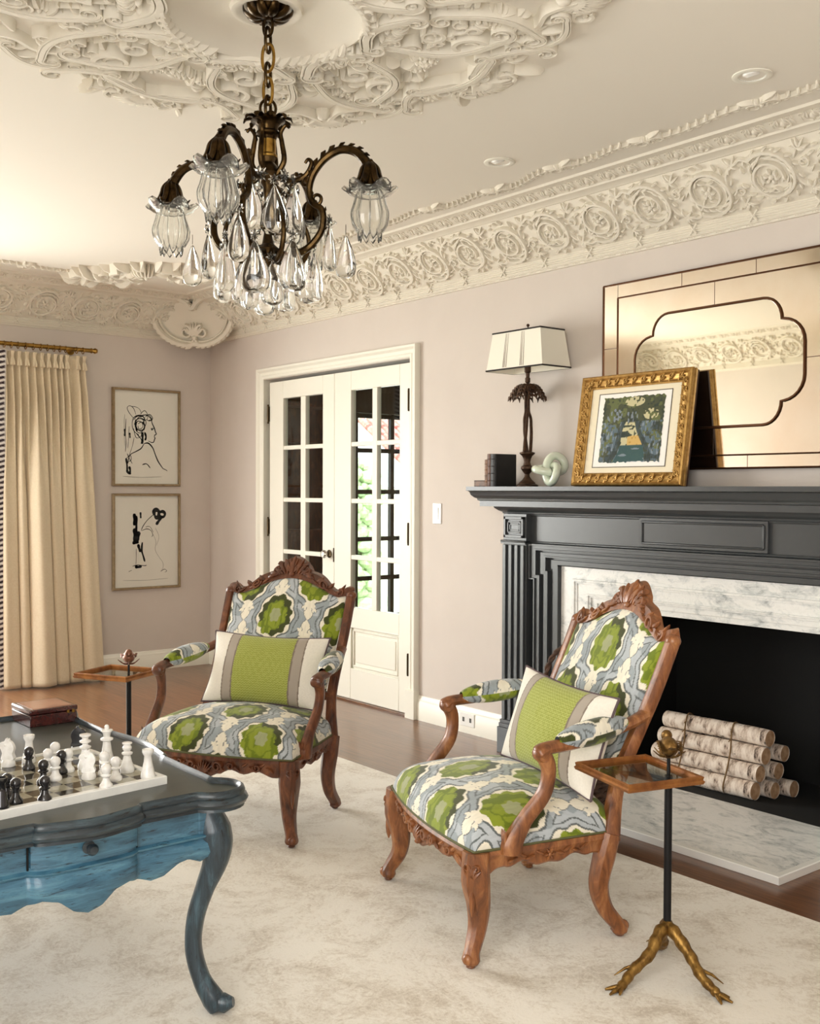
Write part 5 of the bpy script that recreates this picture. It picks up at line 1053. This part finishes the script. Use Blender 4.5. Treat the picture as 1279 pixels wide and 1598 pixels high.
# ------------------------------------------------------------- lidded box
bx = thing('wooden_box', 'dark red lacquered wooden box on the far end of the games table', 'box', (3.782, -2.655, TT+.0006), math.radians(2))
M['boxred'] = wood('dark_red_lacquer', (44, 14, 14), (66, 24, 22), (92, 40, 34), .2, 5, (2, 8, 8), .6)
m_ = MB(); m_.box(-.078, -.076, 0, .078, .076, .036); m_.build('body', 'boxred', bx, bevel=.002, ang=30)
m_ = MB(); m_.box(-.08, -.078, .0375, .08, .078, .054); lo_ = m_.build('lid', 'boxred', bx, bevel=.004, ang=30)
m_ = MB(); m_.box(-.066, -.064, .054, .066, .064, .0546); m_.build('burl_panel', wood('rose_burl_veneer', (150, 84, 70), (182, 116, 98), (204, 150, 128), .15, 6, (3, 3, 3), .8), lo_, ang=0)
for y in (.045, .062): m_ = MB(); m_.box(.078, y-.004, .032, .083, y+.004, .042); m_.build('clasp', 'brass', bx, ang=0, bevel=.001)
# ================================================================= SIDE TABLES
M['gilttray'] = mat('rubbed_gilt_wood', (168, 112, 58), .35, .55, var=(120, 70, 34), vscale=20, bump=.0005)
M['branch'] = mat('gilded_branch', (158, 122, 62), .4, .8, var=(92, 64, 28), vscale=60, bump=.003, bscale=90, stretch=(1, 1, .4))
def side_table(loc, rz, cx_, cy_, label, rz_t):
    """origin at the pole; (cx_, cy_) is the tray centre"""
    t = thing('side_table', label, 'side table', loc, rz); H = .545; a, b = .125, .113
    R_ = T3(cx_, cy_, 0)@RZ(rz_t)
    m_ = MB(); pr = [(-.008, H-.006), (-.008, H+.004), (-.006, H+.012), (.0, H+.015), (.005, H+.012), (.003, H+.004), (.007, H), (.004, H-.007), (-.004, H-.009)]
    m_.sweep([(p, z) for p, z in pr], [((-a, -b, 0), (-1, -1, 0), (0, 0, 1)), ((a, -b, 0), (1, -1, 0), (0, 0, 1)), ((a, b, 0), (1, 1, 0), (0, 0, 1)), ((-a, b, 0), (-1, 1, 0), (0, 0, 1))], closed=True, mx=R_); m_.build('tray_frame', 'gilttray', t, ang=30)
    m_ = MB(); m_.box(-a+.006, -b+.006, H-.002, a-.006, b-.006, H+.003, R_); m_.build('glass_top', thin_glass('tray_glass', (238, 240, 232), .3), t, ang=0)
    m_ = MB(); m_.tube([(0, 0, .115), (0, 0, H-.004)], .0105, 14); m_.tube([(0, 0, H-.004), (0, 0, H+.05)], .005, 8); m_.build('pole', 'iron', t)
    rr = np.random.RandomState(4)
    for ang, L_ in ((-1.62, .195), (-.08, .185), (2.35, .16)):
        m_ = MB(); d = np.array((math.cos(ang), math.sin(ang), 0)); sd = np.array((-d[1], d[0], 0))
        pts = catmull([d*-.004+np.array((0, 0, .135)), d*.03+np.array((0, 0, .118)), d*.075+sd*.006+np.array((0, 0, .075)), d*L_*.66+sd*-.004+np.array((0, 0, .040)), d*L_*.88+np.array((0, 0, .016)), d*L_+np.array((0, 0, .0085))], 5); n = len(pts)
        m_.tube(pts, np.interp(np.linspace(0, 1, n), [0, .2, .5, .85, 1], [.015, .018, .0145, .012, .008])*(1+.12*np.sin(np.arange(n)*1.9)), 9)
        for q, l2 in ((-.55, .045), (.1, .05), (.6, .035)): e = d*math.cos(q)+sd*math.sin(q); m_.tube([d*L_*.9+np.array((0, 0, .013)), d*L_*.9+e*l2*.6+np.array((0, 0, .009)), d*L_*.9+e*l2+np.array((0, 0, .006))], [.008, .006, .003], 7)
        s0 = pts[n//2]; m_.tube([s0, s0+sd*.025*(1 if ang > -1 else -1)+d*.03+np.array((0, 0, -.012)), s0+sd*.04*(1 if ang > -1 else -1)+d*.055+np.array((0, 0, -.03))], [.007, .004, .0012], 6)
        m_.build('branch_leg', 'branch', t, ang=60)
    m_ = MB(); m_.ball((0, 0, .125), .019, (1, 1, 1.1), 10, 8); m_.build('collar', 'branch', t)
    return t, H
def bird(t, H, rz, tone):
    mx = T3(0, 0, H+.052)@RZ(rz)@Matrix.Scale(1.3, 4); m_ = MB()
    V = MB(); V.ball((0, 0, .018), .02, (1.5, .95, .95), 14, 10, mx); V.ball((.026, 0, .034), .0125, (1.05, .95, 1), 12, 8, mx); V.tube([np.array(mx@Vector((.036, 0, .034))), np.array(mx@Vector((.048, 0, .031)))], [.004, .0006], 6)
    V.tube([np.array(mx@Vector((-.022, 0, .018))), np.array(mx@Vector((-.045, 0, .022))), np.array(mx@Vector((-.062, 0, .030)))], [.009, .009, .006], 8, flat=.35)
    b = V.build('bird_finial', tone, t, ang=60); 
    for q in (-1, 1):
        w_ = MB()
        for k in range(5): 
            p0 = Vector((.012-.006*k, q*.017, .026-.003*k)); p1 = Vector((-.02-.006*k, q*(.022-.001*k), .026-.004*k)); w_.tube([np.array(mx@p0), np.array(mx@((p0+p1)/2+Vector((0, q*.004, .002)))), np.array(mx@p1)], [.003, .005, .0015], 6, flat=.5)
        w_.build('wing', tone, b)
    n_ = MB()
    for k in range(7): a = k*.9; n_.tube(catmull([np.array(mx@Vector((.0, 0, -.004))), np.array(mx@Vector((.018*math.cos(a), .018*math.sin(a), -.002))), np.array(mx@Vector((.034*math.cos(a), .034*math.sin(a), .010)))], 4), np.linspace(.004, .0012, 9), 6)
    n_.build('twig_nest', tone, t)
M['birdgold'] = mat('bird_bronze', (150, 116, 64), .4, .8, var=(84, 58, 30), vscale=80, bump=.001); M['birdred'] = mat('bird_copper', (150, 104, 84), .4, .7, var=(92, 56, 44), vscale=80, bump=.001)
t1, H = side_table((5.385, -1.535, .011), 0, -.05, -.067, 'small gilt tray side table on branch tripod beside the nearer armchair', -.28); bird(t1, H, 2.4, 'birdgold')
t2, H = side_table((3.055, -2.045, .011), 0, -.058, -.022, 'small gilt tray side table with bird between the drape and far armchair', .5); bird(t2, H, -.4, 'birdred')
# ================================================================= CHANDELIER
cxx, cyy = 4.548, -2.286
chd = thing('chandelier', 'bronze and crystal chandelier with glass flower shades hanging from the medallion', 'chandelier', (cxx, cyy, 0))
R1 = np.array((.516, .856)); T1 = np.array((.856, -.516))
def dirv(deg): a = math.radians(deg); d = R1*math.cos(a)+T1*math.sin(a); return np.array((d[0], d[1], 0))
Zv = np.array((0, 0, 1.))
m_ = MB(); m_.lathe([(0, 2.652), (.02, 2.655), (.03, 2.664), (.05, 2.675), (.058, 2.688), (.05, 2.699), (0, 2.699)], 20)
for k in range(10):
    d = dirv(k*36); m_.tube(catmull([d*.02+Zv*2.655, d*.045+Zv*2.658, d*.066+Zv*2.672, d*.07+Zv*2.690], 4), [.006, .009, .012, .013, .014, .014, .013, .012, .011, .009, .007, .005, .003], 6, flat=.4)
m_.build('canopy', 'bronze', chd)
z = 2.655; kx = 0
for k, L_ in enumerate((.04, .055, .062, .05, .06, .05)):
    a = np.linspace(0, 2*PI, 25)[:-1]; w_ = .0145 if k != 2 else .019; hz = L_/2+.008; ang = 30+90*(k % 2); d = dirv(ang)
    pts = [d*w_*math.copysign(abs(math.cos(t))**.8, math.cos(t))+Zv*(z-L_/2+hz*math.sin(t)) for t in a]; m_ = MB(); m_.tube(pts, .0047, 7, closed=True, up=np.cross(d, Zv)); m_.build('chain_link', 'bronze' if k not in (2, 4) else 'brass', chd); z -= L_-.0085
ztop_ = z
m_ = MB(); m_.tube([dirv(0)*.022*math.cos(t)+Zv*(2.403+.026*math.sin(t)) for t in np.linspace(0, 2*PI, 21)[:-1]], .0042, 7, closed=True, up=np.cross(dirv(0), Zv)); m_.build('hanging_ring', 'bronze', chd)
m_ = MB(); m_.lathe([(0, 2.385), (.022, 2.384), (.03, 2.378), (.046, 2.372), (.049, 2.366), (.036, 2.36), (.03, 2.352), (.028, 2.34), (.034, 2.334), (.034, 2.328), (.025, 2.322), (.024, 2.314), (.0, 2.314)], 24, scal=lambda a: 1+.03*math.cos(a*8))
for k in range(10):
    d = dirv(k*36+10); m_.tube([d*.03+Zv*2.372, d*.052+Zv*2.376, d*.066+Zv*2.372, d*.07+Zv*2.362], [.008, .011, .010, .004], 6, flat=.4)
m_.build('crown_cup', 'bronze', chd)
m_ = MB(); m_.lathe([(0, 2.316), (.023, 2.316), (.023, 2.275), (.027, 2.27), (.027, 2.264), (0, 2.264)], 24); m_.build('brass_neck', 'brass', chd)
m_ = MB(); m_.lathe([(0, 2.266), (.022, 2.264), (.018, 2.25), (.03, 2.235), (.034, 2.22), (.026, 2.2), (.014, 2.18), (.011, 2.14), (.014, 2.1), (.011, 2.05), (.016, 2.02), (.034, 2.005), (.036, 1.99), (.022, 1.975), (.016, 1.96), (.02, 1.945), (.014, 1.925), (.008, 1.915), (.011, 1.908), (0, 1.898)], 20, scal=lambda a: 1+.05*math.cos(a*6)); m_.build('stem', 'bronze', chd)
def P2(d, pts): return [d*r+Zv*z for r, z in pts]
def acan(m_, pts, side, size, step=4):
    for i in range(2, len(pts)-2, step):
        t_ = unit(pts[i+1]-pts[i-1]); o_ = unit(np.cross(t_, side))
        m_.tube([pts[i], pts[i]+t_*size*.6+o_*size*.55, pts[i]+t_*size*1.0+o_*size*.62], [size*.35, size*.32, size*.06], 5, flat=.6)
M['glassleaf'] = M['pressed']
def shade(d, par):
    c = d*.31; m_ = MB(); n = 40; prof = [(.016, 2.162), (.028, 2.152), (.046, 2.148), (.064, 2.154), (.071, 2.148), (.054, 2.136), (.038, 2.128), (.044, 2.105), (.052, 2.08), (.049, 2.055), (.038, 2.036), (.031, 2.026), (.034, 2.016)]
    V = []; F = []; m = len(prof)
    for k in range(n):
        a = 2*PI*k/n
        for i, (r, z_) in enumerate(prof):
            q = 1+(.16*math.cos(a*5)*(1 if i in (3, 4) else .55 if i in (2, 5) else 0))+.055*math.cos(a*10)*(i > 5); zz = z_+(.012*math.cos(a*5+.4) if i in (3, 4) else 0)+(.010*math.cos(a*10) if i >= 11 else 0); V.append((c[0]+r*q*math.cos(a), c[1]+r*q*math.sin(a), zz))
    for k in range(n):
        for i in range(m-1): F.append((k*m+i, ((k+1) % n)*m+i, ((k+1) % n)*m+i+1, k*m+i+1))
    m_.add(V, F); o = m_.build('flower_shade', 'pressed', par, ang=60); s_ = o.modifiers.new('thick', 'SOLIDIFY'); s_.thickness = .003
    b = MB()
    for k in range(10): a = 2*PI*k/10; b.tube(catmull([(c[0]+r*math.cos(a), c[1]+r*math.sin(a), z_) for r, z_ in ((.028, 2.152), (.040, 2.128), (.046, 2.105), (.0535, 2.08), (.050, 2.055), (.038, 2.034))], 4), .0024, 5)
    b.build('rib', 'pressed', o, ang=60)
def pendant_bm(m_, c, L_, W_, nrm, thick=.55):
    """flattened crystal pear drop hanging down from c"""
    prof = [(0.0, 0), (.07, -.02), (.13, -.09), (.28, -.26), (.44, -.5), (.51, -.68), (.5, -.8), (.45, -.9), (.3, -.97), (.0, -1)]
    a = math.atan2(nrm[1], nrm[0]); mx = T3(*c)@RZ(a)@Matrix.Diagonal((thick, 1, 1, 1)); m_.lathe([(r*W_, z_*L_) for r, z_ in prof], 18, mx)
def star_bm(m_, c, r, nrm):
    s_ = np.array((-nrm[1], nrm[0], 0)); c = np.array(c)
    for k in range(8): a = k*PI/4; e = s_*math.cos(a)+Zv*math.sin(a); m_.tube([c, c+e*r*.6+np.array(nrm)*.002, c+e*r], [r*.16, r*.22, r*.04], 5)
    m_.ball(c+np.array(nrm)*.002, r*.28, (1, 1, 1), 8, 6)
def drop(c, L_, W_, nrm, par, star=True):
    m_ = MB(); pendant_bm(m_, c, L_, W_, nrm); o = m_.build('crystal_drop', 'crystal', par, ang=80)
    if star: s_ = MB(); star_bm(s_, np.array(c)+Zv*.014, .018, nrm); s_.build('crystal_rosette', 'crystal', o, ang=40)
    w_ = MB(); w_.tube([np.array(c)+Zv*.002, np.array(c)+Zv*.03], .0008, 4); w_.build('wire', 'bronze', o, ang=0)
for q, deg in enumerate((26, 114, 205, 296)):
    d = dirv(deg); sd = np.cross(Zv, d); m_ = MB()
    pts = catmull(P2(d, [(.012, 2.0), (.06, 1.985), (.12, 1.998), (.165, 2.045), (.168, 2.10), (.14, 2.125), (.128, 2.16), (.14, 2.205), (.175, 2.245), (.222, 2.265), (.268, 2.255), (.298, 2.225), (.308, 2.2)]), 6); n = len(pts)
    m_.tube(pts, np.interp(np.linspace(0, 1, n), [0, .3, .5, .75, .92, 1], [.0115, .010, .0095, .0115, .0145, .016]), 9); acan(m_, pts[n//2:], sd, .026, 3); acan(m_, pts[6:n//2], -sd, .018, 5)
    # volutes
    for c0, r0, a0, tr in (((.150, 2.135), .020, PI, 1.3), ((.118, 2.19), .016, 0, -1.2)):
        t = np.linspace(0, 1, 22); m_.tube([d*(c0[0]+r0*(1-.7*u)*math.cos(a0+u*2*PI*tr))+Zv*(c0[1]+r0*(1-.7*u)*math.sin(a0+u*2*PI*tr)) for u in t], np.linspace(.006, .004, 22), 7)
    arm = m_.build('arm', 'bronze', chd)
    m_ = MB(); pts = catmull(P2(d, [(.018, 2.225), (.045, 2.20), (.085, 2.192), (.118, 2.205), (.135, 2.235), (.125, 2.248), (.115, 2.238)]), 6); m_.tube(pts, np.interp(np.linspace(0, 1, len(pts)), [0, .5, 1], [.008, .0075, .004]), 8)
    pts = catmull(P2(d, [(.024, 2.21), (.05, 2.25), (.044, 2.30), (.040, 2.33), (.055, 2.35), (.066, 2.342)]), 6); m_.tube(pts, np.interp(np.linspace(0, 1, len(pts)), [0, .5, 1], [.009, .007, .004]), 8); acan(m_, pts, sd, .012, 6); m_.build('scroll', 'bronze', chd)
    m_ = MB(); c = d*.31; m_.lathe([(0, 2.225), (.012, 2.224), (.020, 2.21), (.022, 2.19), (.030, 2.168), (.034, 2.155), (.0, 2.155)], 14, T3(c[0], c[1], 0))
    for k in range(8):
        e = dirv(k*45+deg); m_.tube(catmull([c+e*.010+Zv*2.222, c+e*.024+Zv*2.206, c+e*.033+Zv*2.178, c+e*.048+Zv*2.156, c+e*.062+Zv*2.164], 4), np.interp(np.linspace(0, 1, 17), [0, .3, .7, 1], [.005, .009, .009, .002]), 6, flat=.45)
    m_.build('leaf_socket', 'bronze', arm); shade(d, arm)
    drop(d*.19+Zv*2.06, .13, .062, d, arm); drop(d*.235+Zv*2.03+sd*.01, .12, .06, sd, arm, False) if q != 1 else None
# lower basket of scrolls and the crystal tiers
for k in range(4):
    d = dirv(k*90+70); m_ = MB(); pts = catmull(P2(d, [(.02, 2.01), (.055, 1.965), (.10, 1.975), (.125, 2.02), (.118, 2.07), (.09, 2.10), (.07, 2.085), (.078, 2.065)]), 6); m_.tube(pts, np.interp(np.linspace(0, 1, len(pts)), [0, .4, 1], [.009, .0075, .004]), 8); acan(m_, pts[:30], np.cross(Zv, d), .012, 7); m_.build('basket_scroll', 'bronze', chd)
for k in range(8):
    d = dirv(k*45+78); drop(d*.085+Zv*(2.165+.012*(k % 2)), .140, .082, d, chd)
for k in range(8):
    d = dirv(k*45+60); drop(d*.135+Zv*(2.01-.01*(k % 2)), .145, .084, d, chd)
for k in range(6):
    d = dirv(k*60+80); drop(d*.062+Zv*(1.955-.008*(k % 2)), .120, .062, d, chd, k % 2 == 0)
for k in range(5):
    d = dirv(k*72+40); st = MB(); star_bm(st, d*.06+Zv*2.20, .026, d); st.build('crystal_star', 'crystal', chd, ang=40)
# ================================================================= LOGS IN THE FIREBOX
def bark():
    k = NT('birch_bark'); v = k.coord((22, 9, 9)); n = k.noise(v, 1.5, 6, .7, .4); n2 = k.noise(k.coord((7, 10, 10)), 3, 4, .6)
    a = k.ramp(n, [(.36, S(60, 46, 40)), (.43, S(190, 170, 154)), (.55, S(232, 219, 206)), (.8, S(244, 236, 226))]); b = k.ramp(n2, [(.66, (0, 0, 0)), (.74, (1, 1, 1))])
    mx = k.node('ShaderNodeMixRGB'); k.link(b, mx.inputs[0]); k.link(a, mx.inputs[1]); mx.inputs[2].default_value = (*S(66, 50, 42), 1); k.link(mx.outputs[0], k.p.inputs['Base Color']); k.p.inputs['Roughness'].default_value = .85; k.bump(n, .004, .6); return k.m
M['bark'] = bark(); M['logend'] = mat('cut_log_end', (214, 176, 138), .85, var=(176, 132, 96), vscale=40, bump=.001)
logs = [(.045, .0605, .038, 4.075, 4.615, 'bottom front'), (.058, .134, .036, 4.085, 4.632, 'second from the bottom at the front'), (.082, .206, .037, 4.10, 4.64, 'third from the bottom at the front'), (.10, .280, .036, 4.115, 4.648, 'topmost at the front'),
        (.128, .0585, .036, 4.12, 4.655, 'bottom middle'), (.150, .140, .036, 4.13, 4.66, 'middle of the second column'), (.178, .212, .034, 4.13, 4.668, 'upper in the second column'), (.215, .0585, .036, 4.13, 4.69, 'rearmost on the firebox floor')]
rr = np.random.RandomState(6)
for y, z, r, xa, xb, lab in logs:
    t = thing('birch_log', 'birch log, '+lab+' of the tied stack in the fireplace', 'log', (xa, y, z), 0, 'birch logs in the fireplace')
    L_ = xb-xa; pts = [(L_*u, .002*math.sin(u*5+z*40), .002*math.cos(u*4+y*30)) for u in np.linspace(0, 1, 16)]; m_ = MB(); m_.tube(pts, r*(1+.025*np.array([rr.uniform(-1, 1) for _ in range(16)])), 18, caps=False); m_.build('bark', 'bark', t, ang=60)
    for u in (0, L_): m_ = MB(); m_.lathe([(0, 0), (r*.96, 0)], 18, T3(pts[0][0] if u == 0 else pts[-1][0], pts[0][1] if u == 0 else pts[-1][1], pts[0][2] if u == 0 else pts[-1][2])@T3(.002 if u == 0 else -.002, 0, 0)@RY(PI/2), cap=False); m_.build('cut_end', 'logend', t, ang=0)
for i, x in enumerate((4.245, 4.485)):
    lp_ = [(x+.01*math.sin(k), y, z) for k, (y, z) in enumerate([(.003, .06), (.017, .13), (.04, .206), (.06, .285), (.095, .321), (.14, .30), (.205, .24), (.245, .12), (.253, .06), (.20, .0235), (.12, .0235), (.04, .0235)])]
    m_ = MB(); m_.tube(catmull(lp_, 4, True), .0035, 6, closed=True); m_.tube(catmull([(x, .055, .29), (x+.015, .04, .27), (x+.01, .025, .25)], 5), .0025, 5)
    tag(m_.build('twine', mat('jute_twine', (130, 104, 72), .95)), 'jute twine tied round the '+('left' if i == 0 else 'right')+' end of the birch log stack', 'twine')
# unidentified curved piece behind the nearer chair, built as an assumed basket's handle
bk = thing('assumed_basket', 'unidentified dark curved piece built as an assumed basket with twisted loop handle behind the armchair nearest the viewer', 'basket', (4.474, -.899, .0115), .896)
m_ = MB()
for k in range(15):
    z = .012+k*.018; r = .095+.02*k/14; m_.tube([(r*math.cos(t)+.003*math.cos(t*12+k*PI), r*math.sin(t), z+.004*math.sin(t*12+k*PI)) for t in np.linspace(0, 2*PI, 73)[:-1]], .0095, 6, closed=True, up=(0, 0, 1))
m_.lathe([(0, .0), (.095, .0), (.095, .012), (0, .012)], 30); M['wicker'] = mat('dark_wicker', (86, 60, 44), .7, var=(56, 38, 28), vscale=40, bump=.001); m_.build('basket_body', 'wicker', bk)
m_ = MB(); hp_ = catmull([(-.11, 0, .24), (-.122, 0, .42), (-.122, 0, .60), (-.085, 0, .70), (0, 0, .745), (.085, 0, .70), (.122, 0, .60), (.122, 0, .42), (.11, 0, .24)], 10)
for q in (0, PI): m_.tube([np.array(p)+np.array((.006*math.cos(i*.9+q), .006*math.sin(i*.9+q), 0)) for i, p in enumerate(hp_)], .0065, 7)
m_.build('twisted_handle', 'wicker', bk)
# outlet in the baseboard
ou = thing('wall_outlet', 'white outlet plate in the baseboard left of the mantel', 'outlet', (2.875, -.0205, .075)); m_ = MB(); m_.box(-.058, -.004, -.036, .058, .001, .036); m_.build('plate', mat('outlet_white', (240, 240, 236), .35), ou, bevel=.002, ang=0)
for x in (-.028, .028): m_ = MB(); m_.box(x-.008, -.0055, -.012, x+.008, -.003, .012); m_.build('socket', mat('outlet_slot', (70, 68, 64), .5), ou, ang=0, bevel=.001)
